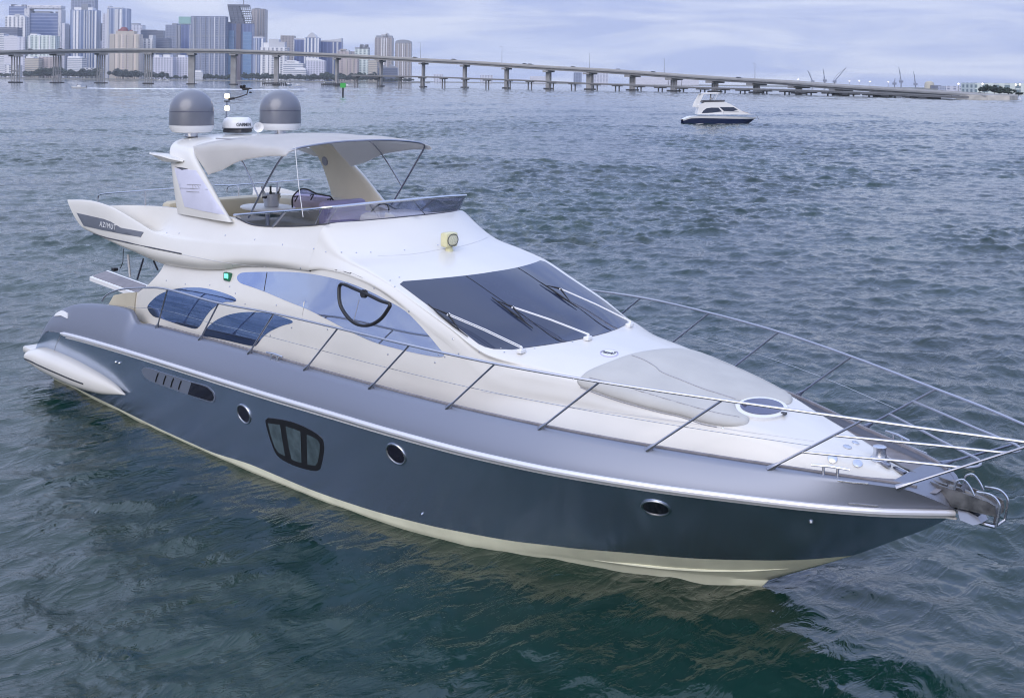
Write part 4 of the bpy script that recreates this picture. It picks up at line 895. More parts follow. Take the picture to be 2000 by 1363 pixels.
# mooring gear
a_, b_ = both(patch(z8([(398, 318), (410, 300), (440, 296), (478, 306), (515, 325), (514, 352), (513, 374), (460, 350)]), bvh_b, .02, 4, 0), 'stern_chock', M['white2'], YA)
for px_, x_ in ((535, None), (1610, None)):
    p = {535: (536, 703), 1610: (1622, 925)}[px_]; c = on(p, bvh_b, .0)
    m = MB(); dx_ = Vector((1, (.02 if px_ == 535 else .42), 0)).normalized()
    m.tube([c+Vector((0, 0, .075))-dx_*.19, c+Vector((0, 0, .085)), c+Vector((0, 0, .075))+dx_*.19], [.012, .017, .012], 8)
    for k in (-.07, .07): m.tube([c+dx_*k-Vector((0, 0, .03)), c+dx_*k+Vector((0, 0, .08))], .015, 8)
    both(m, 'mooring_cleat', M['steel'], YA)
for q in ([(1636, 938), (1696, 945)], [(1656, 982), (1715, 987)]): both(MB().tube([on(p, bvh_b, .006) for p in (q[0], ((q[0][0]+q[1][0])/2, (q[0][1]+q[1][1])/2), q[1])], .010, 6), 'chafe_strip', M['steel'], YA)
# anchor gear on the bow
sp_ = lambda x, y, yy: Vector(ony((x, y), yy))
for yy in (-.11, .11):
    side = [(1815, 940), (1840, 949), (1868, 958), (1900, 969), (1930, 980), (1943, 988), (1945, 1004), (1915, 998), (1880, 990), (1858, 984)]
    X = [sp_(x, y, -.11) for x, y in side]; m = MB(); m.prism([Vector((p.x, yy, p.z)) for p in X], (0, .018 if yy < 0 else -.018, 0)); ro = m.build('bow_roller', M['wsteel'], YA, smooth=False)
m = MB(); m.prism([Vector((p.x, -.092, p.z-.03)) for p in (X[0], X[3], X[5], X[6], X[7], X[9])], (0, .184, 0)); m.build('roller_cheek', M['wsteel'], ro, smooth=False)
P = [sp_(x, y, -.11) for x, y in [(1864, 956), (1868, 941), (1882, 937), (1894, 950), (1903, 968)]]; [MB().tube([Vector(p)+Vector((0, o_, 0)) for p in catmull(P, 4)], .012, 6).build('roller_hoop', M['steel'], ro) for o_ in (0, .22)]
c0 = sp_(1880, 958, 0); m = MB(); m.lathe(c0+Vector((0, -.09, 0)), [(.05, 0), (.035, .06), (.035, .12), (.05, .18)], 16, axis=(0, 1, 0)); m.build('roller_wheel', M['dgrey'], ro)
# anchor stowed in the roller: shank, crown hoop and fluke
an = MB(); P = [sp_(x, y, 0) for x, y in [(1855, 950), (1900, 966), (1935, 985), (1947, 1005), (1945, 1022)]]; an.tube(catmull(P, 4), [.028]*17, 8); anc = an.build('anchor', M['wsteel'], YA)
P = [sp_(1908, 961, -.1), sp_(1936, 967, -.1), sp_(1951, 983, -.1), sp_(1951, 1002, -.1), sp_(1946, 1027, -.1)]; m = MB(); m.tube(catmull(P, 5), .014, 6); m.tube([Vector((p[0], -p[1], p[2])) for p in catmull(P, 5)], .014, 6); m.tube([P[-1], Vector((P[-1].x, -P[-1].y, P[-1].z))], .014, 6); m.build('anchor_hoop', M['steel'], anc)
fl_ = [sp_(x, y, -.10) for x, y in [(1868, 996), (1880, 1012), (1905, 1022), (1915, 1023), (1908, 1010), (1890, 1000)]]
m = MB(); top_ = [Vector((p.x, -.16 if i in (1, 2) else -.08, p.z)) for i, p in enumerate(fl_)]; bot_ = [Vector((p.x, .16 if i in (1, 2) else .08, p.z)) for i, p in enumerate(fl_)]; m.grid([top_+[top_[0]], bot_+[bot_[0]]]); m.F.append(tuple(range(6))); m.F.append(tuple(7+i for i in reversed(range(6)))); m.build('anchor_fluke', M['dsteel'], anc)
m = MB(); m.tube([sp_(1885, 993, .02), sp_(1912, 1004, .02), sp_(1915, 1021, .0), sp_(1944, 1028, .0)], .024, 8); m.build('anchor_crown', M['steel'], anc)
# windlass, chain and small deck fittings
c = on((1718, 897), bvh_full, 0); m = MB(); m.lathe(c-Vector((0, 0, .02)), [(.11, 0), (.11, .03), (.075, .05), (.062, .10), (.07, .155), (.05, .165)], 24); wl = m.build('windlass', M['steel'], YA)
MB().tube([c+Vector((.08, 0, .03)), c+Vector((.42, .0, -.06)), sp_(1850, 948, 0)], .016, 6).build('anchor_chain', M['wsteel'], wl)
for p, r in (((1655, 873), .045), ((1671, 865), .04), ((1626, 896), .05), ((1675, 905), .05)):
    MB().lathe(on(p, bvh_full, -.004), [(r, 0), (r, .012), (r*.7, .018)], 16, axis=normal_at(p, bvh_full)).build('deck_filler', M['steel'], YA)
for p in ((1727, 909), (1757, 922)):
    c = on(p, bvh_full, .0); MB().box(c+Vector((0, 0, .02)), (.17, .05, .04), rz=-.4, bev=.015).build('deck_chock', M['dsteel'], YA)
# ---- things carried aboard: wine bucket and bottles on the flybridge table
BK = Vector(onz((530, 404), 3.302)); 
m = MB(); prof = [(.115, 0), (.125, .01), (.155, .22), (.165, .235), (.15, .235), (.118, .02), (.0001, .02)]
bk = empty('ice_bucket', BK, label='steel ice bucket standing on the white flybridge table', cat='bucket')
m.lathe((0, 0, 0), prof, 28); m.build('bucket_body', M['steel'], bk)
for s in (-1, 1): MB().box((.01*s, -.155*s, .17), (.11, .02, .035), bev=.008).build('handle', M['black'], bk)
def bottle(label, off, lean, az, mm, cap):
    o = empty('champagne_bottle', BK+Vector(off), label=label, cat='bottle', group='bottles in the ice bucket'); o.rotation_euler = (lean*math.cos(az), lean*math.sin(az), 0)
    MB().lathe((0, 0, 0), [(.038, 0), (.04, .01), (.04, .16), (.03, .2), (.016, .25), (.0155, .30), (.018, .305), (.018, .32)], 20).build('glass', mm, o)
    MB().lathe((0, 0, .255), [(.0175, 0), (.0185, .05), (.019, .07), (.012, .078)], 16).build('foil', cap, o)
gb_ = mat('dark_bottle_glass', (.012, .02, .014), .08, coat=.6); fo_ = mat('silver_foil', (.5, .5, .53), .3, metal=.8)
bottle('dark green bottle with a silver foil neck on the right in the ice bucket', (.03, .045, .03), .28, 2.4, gb_, fo_)
bottle('dark bottle with a black foil neck in the middle of the ice bucket', (-.02, .0, .03), .12, 4.3, gb_, M['black'])
bottle('pale clear bottle leaning out on the left of the ice bucket', (-.06, -.05, .04), .3, 5.4, mat('clear_bottle_glass', (.45, .47, .47), .1, spec=.8), fo_)
# ------------------------------------------------------------------ far shore, skyline, bridges, cranes, boats
HRT = Vector((_r[0], _r[1], 0)); HFW = Vector((math.cos(YAW), math.sin(YAW), 0))     # horizontal right / away
AZ_R = math.atan2(_r[1], _r[0])
def gnd(px, D, z=0.0):
    p = CAM+ray((px, hor(px)))*D; return Vector((p[0], p[1], z))
def hgt(px, y, D): return float(depth((px, y), D)[2])
def facade(name, wall, glass, fh=3.6, fw=0.0, ft=.45, wt=.35, rough=.35, vert=False, metal=0.0):
    """storeys and window bays as a surface pattern; wall and glass are the two real colours"""
    m = bpy.data.materials.new(name); m.use_nodes = True; t = m.node_tree; b = t.nodes['Principled BSDF']; b.inputs['Roughness'].default_value = rough
    tcn = t.nodes.new('ShaderNodeTexCoord'); sp = t.nodes.new('ShaderNodeSeparateXYZ'); t.links.new(tcn.outputs['Object'], sp.inputs[0])
    def band(src, period, frac):
        d = t.nodes.new('ShaderNodeMath'); d.operation = 'DIVIDE'; d.inputs[1].default_value = period; t.links.new(src, d.inputs[0])
        f = t.nodes.new('ShaderNodeMath'); f.operation = 'FRACT'; t.links.new(d.outputs[0], f.inputs[0])
        l = t.nodes.new('ShaderNodeMath'); l.operation = 'LESS_THAN'; l.inputs[1].default_value = frac; t.links.new(f.outputs[0], l.inputs[0]); return l.outputs[0]
    ad = t.nodes.new('ShaderNodeMath'); ad.operation = 'ADD'; t.links.new(sp.outputs[0], ad.inputs[0]); t.links.new(sp.outputs[1], ad.inputs[1])
    out = None
    if fh: out = band(sp.outputs[2], fh, ft)
    if fw:
        w = band(ad.outputs[0], fw, wt)
        if out is None: out = w
        else:
            mx_ = t.nodes.new('ShaderNodeMath'); mx_.operation = 'MAXIMUM'; t.links.new(out, mx_.inputs[0]); t.links.new(w, mx_.inputs[1]); out = mx_.outputs[0]
    nz = t.nodes.new('ShaderNodeTexNoise'); nz.inputs['Scale'].default_value = .09; nz.inputs['Detail'].default_value = 3; t.links.new(tcn.outputs['Object'], nz.inputs['Vector'])
    gm = t.nodes.new('ShaderNodeMixRGB'); gm.inputs[1].default_value = (*[c*.75 for c in glass], 1); gm.inputs[2].default_value = (*[min(c*1.3, 1) for c in glass], 1); t.links.new(nz.outputs[0], gm.inputs[0])
    mi = t.nodes.new('ShaderNodeMixRGB'); t.links.new(out, mi.inputs[0]); t.links.new(gm.outputs[0], mi.inputs[1]); mi.inputs[2].default_value = (*wall, 1); t.links.new(mi.outputs[0], b.inputs['Base Color'])
    return m
FA = {
 'blue': facade('blue_curtain_wall', (.21, .26, .42), (.08, .12, .28), 7.5, 0, .3, rough=.2),
 'bluev': facade('blue_fin_wall', (.30, .35, .50), (.09, .14, .29), 0, 9, .4, .35, rough=.2),
 'white': facade('white_render_bays', (.66, .66, .69), (.13, .15, .23), 3.6, 9, .35, .55),
 'whiteh': facade('white_slab_floors', (.68, .68, .71), (.24, .27, .36), 3.8, 0, .5),
 'lilac': facade('pale_lilac_bays', (.56, .57, .66), (.2, .22, .33), 3.6, 8, .4, .6),
 'plain': facade('plain_pale_wall', (.6, .6, .67), (.48, .48, .56), 3.6, 0, .7),
 'greenw': facade('pale_green_bays', (.62, .68, .66), (.16, .22, .25), 3.6, 8.5, .3, .5),
 'cream': facade('cream_render_bays', (.62, .54, .48), (.20, .19, .25), 3.6, 10, .5, .62),
 'beige': facade('beige_floors', (.48, .44, .38), (.22, .21, .22), 3.7, 0, .6),
 'grey': facade('grey_grid_wall', (.23, .26, .37), (.10, .13, .23), 3.7, 7, .35, .3),
 'dark': facade('dark_glass_wall', (.11, .13, .21), (.06, .075, .14), 3.7, 0, .4, rough=.25),
 'darkb': facade('deep_blue_glass_wall', (.11, .15, .33), (.055, .085, .23), 0, 8, .4, .3, rough=.2),
 'brown': facade('brown_grey_bays', (.34, .31, .32), (.14, .135, .17), 3.6, 7, .4, .5),
 'pink': facade('pinkish_bays', (.42, .36, .36), (.19, .17, .20), 3.6, 7.5, .4, .55),
 'sky': facade('sky_blue_glass', (.14, .24, .42), (.10, .20, .38), 8, 0, .2, rough=.2),
 'brick': facade('grey_apartment_grid', (.58, .58, .68), (.2, .22, .32), 3.6, 5.5, .4, .45),
}
for k, c in (('w', (.74, .74, .77)), ('g', (.24, .255, .31)), ('d', (.10, .11, .16)), ('red', (.20, .05, .06)), ('green', (.24, .42, .40)), ('lw', (.50, .51, .56)), ('bw', (.42, .38, .34))): M['b'+k] = mat('building_'+{'w': 'white', 'g': 'grey', 'd': 'dark', 'red': 'red_tile', 'green': 'green_glass', 'lw': 'pale_blue_white', 'bw': 'warm_stone'}[k], c, .6)
def bldg(label, x0, x1, yt, D, style, dep=24, rz=0.0, crowns=(), strips=(), bands=(), name='tower_block', cat='building', extra=None, taper=None):
    xm = (x0+x1)/2; w = (x1-x0)*D/FPX; H = hgt(xm, yt, D)
    o = empty(name, gnd(xm, D, 0), AZ_R+rz, label=label, cat=cat, group='buildings of the far skyline')
    MB().box((0, dep/2, H/2), (w, dep, H)).build('facade', FA[style], o, smooth=False)
    for (a, b, y_, mm) in crowns:       # roof blocks: fraction range across, top pixel
        h = hgt(xm, y_, D)-H; MB().box(((a+b-1)/2*w, dep/2, H+h/2), ((b-a)*w, dep*.8, abs(h))).build('roof_block', M[mm], o, smooth=False)
    for (a, b, mm) in strips:           # balcony stacks standing proud of the facade
        MB().box(((a+b-1)/2*w, -.9, H*.495), ((b-a)*w, 1.8, H*.99)).build('balcony_stack', M[mm], o, smooth=False)
    for (y_, hh, mm) in bands:
        z = hgt(xm, y_, D); MB().box((0, dep/2, z), (w*1.02, dep*1.02, hh*D/FPX)).build('floor_band', M[mm], o, smooth=False)
    return o, w, H
D1, D2, D3, D4 = 2250, 2400, 2600, 2850
bldg('blue glass tower with a stepped white roof near the left edge of the skyline', 16, 49, 13, D4, 'blue', crowns=((.05, .98, 11, 'bw'), (.1, .3, 9, 'bd'), (.72, 1, 9.5, 'bd')), name='glass_tower')
bldg('white stepped residential tower before the leftmost blue glass tower', 9, 48, 33, D3, 'white', crowns=((.1, .9, 30.5, 'bw'), (.45, .7, 28, 'blw')), strips=((.12, .22, 'bw'), (.32, .44, 'bw'), (.56, .64, 'bw')), name='apartment_tower')
bldg('dark flat roofed block in front of the white stepped tower at the far left', -6, 33, 54, D2+60, 'dark', bands=((57, 1.2, 'bg'),), name='office_block')
bldg('plain pale lilac windowless slab near the left edge above the bridge', 7, 33, 71, D2, 'plain', crowns=((.3, .7, 69.5, 'blw'),), name='apartment_block')
bldg('pale blue grey wing joined to the right of the plain lilac slab', 33, 48, 73, D2, 'lilac', name='apartment_block')
bldg('white block cut off by the left edge of the photo', -10, 7, 66, D2, 'whiteh', name='apartment_block')
# the portal tower: a perforated white frame round a blue glass slab
o, w, H = bldg('wide blue glass tower wrapped in a white perforated portal frame', 58, 114, 26, D3+80, 'blue', crowns=((.15, .68, 22.5, 'bg'), (.0, .06, 22, 'bd'), (.86, 1, 23, 'bd')), name='portal_tower')
fx = (114-58)*(D3+80)/FPX/2; pr = bpy.data.materials.new('perforated_white_frame'); pr.use_nodes = True; t_ = pr.node_tree; ck = t_.nodes.new('ShaderNodeTexVoronoi'); ck.inputs['Scale'].default_value = .22; rp_ = t_.nodes.new('ShaderNodeValToRGB'); rp_.color_ramp.elements[0].position = .22; rp_.color_ramp.elements[0].color = (.2, .22, .3, 1); rp_.color_ramp.elements[1].position = .34; rp_.color_ramp.elements[1].color = (.55, .55, .6, 1); tcx = t_.nodes.new('ShaderNodeTexCoord'); t_.links.new(tcx.outputs['Object'], ck.inputs['Vector']); t_.links.new(ck.outputs['Distance'], rp_.inputs[0]); t_.links.new(rp_.outputs[0], t_.nodes['Principled BSDF'].inputs['Base Color'])
Ht = hgt(86, 11, D3+80); sw_ = (58-48)*(D3+80)/FPX
MB().box((-fx-sw_/2, 8, Ht/2-4), (sw_, 26, Ht-8)).build('frame_side', pr, o, smooth=False); MB().box((fx+sw_*.3, 8, Ht/2-5), (sw_*.6, 26, Ht-10)).build('frame_side', pr, o, smooth=False); MB().box((0, 8, Ht-4), (fx*2+sw_*1.2, 26, 9), bev=2).build('frame_top', pr, o, smooth=False)
bldg('pale green white balcony block in front of the portal frame tower', 53, 107, 70, D2, 'greenw', crowns=((.08, .32, 66.5, 'bw'), (.3, .8, 69, 'bw')), strips=((.05, .1, 'bw'), (.42, .46, 'bw'), (.78, .82, 'bw')), name='apartment_block')
bldg('narrow pale lilac tower right beside the white portal frame', 120, 125.5, 46, D3, 'plain', name='apartment_tower')
bldg('grey blue slab between the portal frame and the white striped tower', 125.5, 137, 50, D3+30, 'grey', crowns=((.1, .9, 48, 'blw'),), name='office_block')
bldg('dark blue tower whose top is cut off by the upper edge of the photo', 137, 183, -22, D4, 'grey', name='glass_tower')
bldg('tall white striped residential tower in front of the tower cut off at the top', 136, 188, 20, D3, 'bluev', crowns=((.12, .82, 15, 'bw'), (.4, .65, 8, 'bg')), strips=((.13, .19, 'bw'), (.24, .32, 'bw'), (.52, .56, 'blw'), (.62, .655, 'blw'), (.72, .755, 'blw'), (.82, .855, 'blw'), (.93, .99, 'bw')), name='striped_tower')
bldg('beige low block with dark floor lines under the bridge at the left', 48, 75, 114, D1+40, 'beige', crowns=((.05, .6, 111, 'bw'),), name='apartment_block')
bldg('pinkish white low block behind the second bridge pier from the left', 75, 112, 112, D1+60, 'pink', crowns=((0, 1, 110.5, 'blw'),), name='apartment_block')
bldg('white low block with a dark centre right of the second bridge pier', 131, 160, 113, D1+40, 'whiteh', crowns=((0, .8, 110.5, 'bw'),), name='apartment_block')
bldg('white floors building under the bridge in the lower left corner of the skyline', -8, 10, 125, D1, 'whiteh', name='apartment_block')
bldg('low white building with tall dark recesses beside the leftmost bridge pier', 10, 33, 127, D1, 'white', name='apartment_block')
bldg('row of low white houses under the white striped tower', 163, 199, 133, D1-20, 'white', dep=14, name='row_houses')
bldg('thin dark tower in the gap right of the white striped tower', 191, 199.5, 46, D4, 'dark', name='office_tower')
bldg('small pale block low in the gap right of the white striped tower', 188, 200, 80, D3+100, 'lilac', name='apartment_block')
bldg('narrow pale slab joined to the left of the pale balcony tower', 199, 208, 27, D3, 'lilac', name='apartment_tower')
bldg('tall pale balcony tower with dark window columns behind the red roofed tower', 208, 248, 17, D3-20, 'bluev', crowns=((0, .7, 15, 'blw'), (0, .1, 12, 'blw')), strips=((.0, .1, 'blw'), (.38, .56, 'blw'), (.62, .72, 'bw')), name='apartment_tower')
bldg('pale blue flat topped block behind the red roofed tower on its right', 249, 277, 49, D4, 'lilac', crowns=((.2, .7, 46, 'bg'),), name='office_block')
o, w, H = bldg('cream residential tower with a dark red roof', 213, 271, 67, D2, 'cream', crowns=((.2, .82, 61, 'bbw'),), strips=((.02, .18, 'bbw'), (.3, .36, 'bbw'), (.52, .58, 'bbw'), (.66, .8, 'bbw'), (.9, .99, 'bbw')), name='red_roofed_tower')
hr = hgt(240, 61, D2); MB().lathe((-.08*w, 12, hr), [(9, 0), (8.5, 4), (5, 8), (.3, 9)], 10).build('red_roof', M['bred'], o); MB().lathe((.17*w, 10, hr-2), [(5, 0), (3.5, 4), (.3, 5)], 8).build('red_roof', M['bred'], o); MB().lathe((-.2*w, 9, hr-1), [(5, 0), (4, 4), (.3, 5)], 8).build('red_roof', M['bred'], o)
bldg('small pale blue balcony block at the right foot of the red roofed tower', 271, 297, 76, D2+40, 'white', crowns=((.7, 1, 69, 'blw'),), name='apartment_block')
bldg('long dark flat roofed block behind the small pale balcony block', 274, 318, 60, D3+60, 'dark', crowns=((0, .6, 58.5, 'bg'),), name='office_block')
bldg('low dark office block seen just above the bridge deck left of the grey slab', 297, 328, 75, D2+80, 'dark', name='office_block')
bldg('white low apartments under the bridge with three small roof houses', 298, 337, 112, D1, 'brick', crowns=((.05, .3, 107.5, 'bw'), (.5, .85, 107, 'bw')), name='apartment_block')
bldg('smaller white low apartment block left of the fifth bridge pier', 341, 367, 112, D1+20, 'brick', crowns=((.2, .75, 108, 'bw'),), name='apartment_block')
bldg('grey slab tower left of the blue tower with the green glass top', 322, 346.5, 49, D3, 'grey', crowns=((.5, .85, 46, 'bg'),), strips=((.9, .97, 'bg'),), bands=((72, 1, 'bg'),), name='office_tower')
bldg('dark blue slab tower with a pale green glass top', 347, 371, 48.5, D3-30, 'darkb', crowns=((0, 1, 46.5, 'blw'), (.0, .98, 33, 'bgreen')), strips=((.0, .2, 'bg'), (.96, 1.0, 'bw')), name='office_tower')
bldg('broad grey grid tower with thin white verticals in the middle of the skyline', 372, 439, 32, D2+60, 'grey', strips=((.08, .095, 'blw'), (.13, .14, 'bg'), (.28, .29, 'blw'), (.42, .43, 'bg'), (.55, .565, 'blw'), (.68, .70, 'bw'), (.82, .835, 'blw'), (.985, 1.0, 'blw')), bands=((70, .9, 'bg'), (72.5, .7, 'bg')), name='grid_tower')
# tower under construction with its open flared crown and mast
o, w, H = bldg('tower under construction with an open flared dark steel crown and a mast', 441, 491, 47, D2+90, 'darkb', crowns=((.03, .4, 43.5, 'bd'), (.72, 1, 45.5, 'bd')), name='unfinished_tower')
MB().box((-.29*w, -1, H*.44), (.23*w, 2, H*.88)).build('glass_bay', FA['sky'], o, smooth=False); MB().box((.33*w, -1, H*.43), (.33*w, 2, H*.86)).build('glass_bay', FA['sky'], o, smooth=False); MB().box((.0, -2.5, H*.5), (.17*w, 5, H)).build('core_wall', mat('rusty_core', (.13, .10, .13), .8), o, smooth=False)
zt_, zb_ = hgt(466, 11, D2+90), H; P_ = lambda f, z: -w/2+w*f
fr_ = MB(); sx0, sx1, tx0, tx1 = .18*w-.5*w, .98*w-.5*w, .03*w-.5*w, .83*w-.5*w
for i in range(6):
    f = i/5
    for yy in (2, 20): fr_.tube([(sx0+(sx1-sx0)*f, yy, zb_), (tx0+(tx1-tx0)*f, yy, zt_)], .55, 4)
for k in range(9):
    f = k/8; z = zb_+(zt_-zb_)*f; a = sx0+(tx0-sx0)*f; b = sx1+(tx1-sx1)*f; fr_.box(((a+b)/2, 11, z), (b-a, 19, .7))
fr_.build('open_frame', M['bd'], o, smooth=False); f = .5; MB().add(*[[(sx0, 3, zb_), (sx0+.5*w, 3, zb_), (tx0+.42*w, 3, zt_), (tx0, 3, zt_), (sx0, 19, zb_), (sx0+.5*w, 19, zb_), (tx0+.42*w, 19, zt_), (tx0, 19, zt_)], [(0, 1, 2, 3), (7, 6, 5, 4), (0, 4, 5, 1), (1, 5, 6, 2), (2, 6, 7, 3), (3, 7, 4, 0)]]).build('netting', FA['dark'], o, smooth=False)
MB().box(((tx0+tx1)/2, 11, zt_), (tx1-tx0, 20, 4)).build('top_deck', M['bd'], o, smooth=False); MB().tube([(.13*w, 8, zt_), (.12*w, 8, zt_+24)], 1.1, 5).build('mast', M['bg'], o)
bldg('tall ribbed grey tower right of the tower under construction', 490, 517, 19, D3, 'brown', crowns=((.0, .9, 17.5, 'bg'), (.2, .5, 16, 'bg')), strips=((.45, .5, 'bg'), (.62, .67, 'bg'), (.8, .85, 'bg'), (.95, 1, 'bg')), name='ribbed_tower')
bldg('pale fronted lower tower at the foot of the tall ribbed grey tower', 493, 513, 75, D2, 'bluev', crowns=((0, 1, 72, 'blw'),), strips=((.3, .42, 'blw'), (.85, 1, 'bw')), name='apartment_tower')
bldg('white stepped residential complex behind the channel pier of the bridge', 508, 560, 93, D2-40, 'white', crowns=((.1, .3, 84, 'bw'), (.3, .68, 77, 'blw'), (.68, .9, 82, 'blw')), strips=((.02, .09, 'bw'), (.24, .3, 'bw'), (.52, .58, 'bw'), (.85, .9, 'bw')), name='apartment_complex')
bldg('small white terraced house on the shore under the broad grid tower', 377, 396, 141, D1-60, 'whiteh', dep=12, crowns=((.1, .8, 138, 'bw'),), name='shore_house')
bldg('brown grey square topped tower left of the white gabled tower', 547, 573, 70, D3, 'brown', name='office_tower')
bldg('blue glass wing left of the white gabled tower', 573, 595, 78, D2+40, 'darkb', crowns=((0, 1, 75, 'blw'),), strips=((0, .06, 'bw'),), name='glass_wing')
o, w, H = bldg('white tower with a pointed gable roof', 594, 622, 74, D2, 'bluev', strips=((0, .08, 'bw'), (.2, .3, 'bw'), (.45, .55, 'bw'), (.7, .8, 'bw'), (.92, 1, 'bw')), name='gabled_tower')
hp_ = hgt(608, 64, D2); MB().prism([(-w*.36, -1, H), (w*.36, -1, H), (w*.2, -1, H+(hp_-H)*.6), (0, -1, hp_), (-w*.2, -1, H+(hp_-H)*.6)], (0, 20, 0)).build('gable', M['blw'], o, smooth=False)
o, w, H = bldg('broad blue glass tower with an upswept white roof right of the gabled tower', 624, 666, 82, D2+40, 'darkb', strips=((0, .05, 'bw'), (.6, .66, 'blw'), (.78, .86, 'blw')), name='glass_tower')
MB().prism([(-w/2, -1, H), (w/2, -1, H), (w/2, -1, hgt(664, 75, D2+40)), (w*.2, -1, hgt(650, 77.5, D2+40)), (-w/2, -1, hgt(626, 79.5, D2+40))], (0, 24, 0)).build('upswept_roof', M['blw'], o, smooth=False)
bldg('white terraced building stepping down to the right under the channel span', 553, 592, 124, D1+30, 'whiteh', crowns=((.05, .75, 120, 'bw'), (.15, .55, 118, 'bw')), name='terraced_block')
bldg('lower white terraced building in front of the stepping terraces', 566, 597, 136, D1, 'whiteh', dep=14, crowns=((.3, .95, 133, 'bw'),), name='terraced_block')
o, w, H = bldg('white gridded block with a sloping roof left of the tall channel pier', 597, 633, 119, D1+20, 'brick', name='gridded_block')
MB().prism([(-w/2, 0, H), (w/2, 0, H), (-w*.1, 0, hgt(610, 113, D1)), (-w/2, 0, hgt(600, 112, D1))], (0, 20, 0)).build('sloping_roof', M['bw'], o, smooth=False)
bldg('pinkish grey tower with a pale crown right of the upswept glass tower', 658, 681, 101, D2, 'pink', crowns=((.1, .95, 98, 'blw'), (.2, .7, 96, 'bbw')), name='apartment_tower')
bldg('brown flat block behind the pinkish tower row', 676, 698, 101, D3, 'brown', name='office_block')
bldg('brown pink low tower in front of the brown flat block', 673, 698, 115, D2-60, 'pink', strips=((.1, .2, 'bbw'), (.6, .7, 'bbw')), name='apartment_tower')
bldg('grey green tower with a notched crown', 692, 719, 96, D2+20, 'greenw', crowns=((0, 1, 93, 'bg'), (.35, .9, 89, 'bg'), (.38, .55, 87, 'bg'), (.75, .9, 87, 'bg')), name='apartment_tower')
bldg('beige low tower between the grey green tower and the tall lilac brown tower', 719, 736, 118, D2-40, 'beige', name='apartment_tower')
bldg('tall lilac brown tower with a pointed crown, left of the round topped tower', 731, 766, 74, D2+40, 'brown', crowns=((.06, .95, 70, 'bg'), (.35, .75, 67, 'blw'), (.6, .7, 64.5, 'blw')), strips=((.38, .43, 'bw'), (.5, .56, 'bw'), (.64, .68, 'bw'), (.95, 1, 'bg')), name='apartment_tower')
o, w, H = bldg('lilac brown tower with a rounded top, rightmost tower of the skyline', 771, 802, 85, D2+20, 'brown', strips=((.2, .25, 'blw'), (.45, .5, 'bw'), (.6, .64, 'blw'), (.8, .85, 'blw')), name='apartment_tower')
MB().prism([(w/2*math.cos(a), 0, H+(hgt(786, 78, D2+20)-H)*math.sin(a)**.6) for a in np.linspace(0, math.pi, 14)], (0, 24, 0)).build('rounded_top', M['bg'], o, smooth=False)
o, w, H = bldg('dark low building with twin gables under the tall lilac brown tower', 738, 776, 133, D1-30, 'dark', dep=14, name='gabled_house')
MB().prism([(-w/2, 0, H), (0, 0, H), (-w*.3, 0, H+6)], (0, 14, 0)).build('gable_roof', M['bg'], o, smooth=False); MB().prism([(0, 0, H), (w/2, 0, H), (w*.12, 0, H+7)], (0, 14, 0)).build('gable_roof', M['bg'], o, smooth=False)
for lab, a, b, y, D, st in (('tiny pale blue block on the far horizon, left of the other two of its kind', 847, 864, 145.5, 3300, 'lilac'), ('pale block low on the far horizon between the bridge piers', 938, 962, 147, 3300, 'lilac'), ('small grey block with a domed roof on the horizon behind the bridge', 1035, 1074, 149.5, 3200, 'plain'), ('narrow grey block at the left of the paired blocks on the horizon', 1121, 1136, 142, 3100, 'grey'), ('wide pale block at the right of the paired blocks on the horizon', 1150, 1188, 143.5, 3100, 'lilac'), ('long low arena with a sloped roof on the horizon right of the paired blocks', 1240, 1305, 151, 3000, 'plain'), ('long pale warehouse on the horizon under the bridge ramp', 1306, 1365, 155, 3000, 'plain'), ('long pale green shed on the shore at the right edge', 1905, 2040, 163, 900, 'greenw'), ('low grey terminal building on the far shore left of the round trees', 1848, 1886, 168.5, 1500, 'lilac')):
    bldg(lab, a, b, y, D, st, dep=30, name='distant_building')
# ---- land
land = mat('shore_earth', (.16, .155, .135), .9, var=.2, vscale=.05); sand = mat('pale_rock', (.34, .32, .29), .9, var=.25, vscale=.3)
def strip(name, pts, back, z, m, label):
    V, F = [], []
    for px_, D in pts:
        a = gnd(px_, D, -.6); b = gnd(px_, D+2, z); c = gnd(px_, D+back, z+.4); V += [a, b, c]
    for i in range(len(pts)-1):
        for k in (0, 1): F.append((3*i+k, 3*i+3+k, 3*i+4+k, 3*i+1+k))
    o = mesh(name, V, F, m, smooth=False); tag(o, label, 'land', kind='structure')
strip('far_shore', [(-260, 2000), (0, 2100), (160, 2150), (330, 2180), (520, 2180), (700, 2180), (840, 2250)], 2500, 1.6, land, 'far city shore under the skyline')
strip('distant_shore', [(835, 3100), (1000, 3000), (1250, 2900), (1500, 2700), (1700, 2300), (1880, 1700), (2300, 1200)], 1500, 1.2, land, 'low far shore behind the bridge')
strip('causeway_point', [(1868, 512), (1890, 500), (1930, 492), (1972, 490), (1988, 500)], 60, 1.9, sand, 'rocky causeway point where the bridge lands')
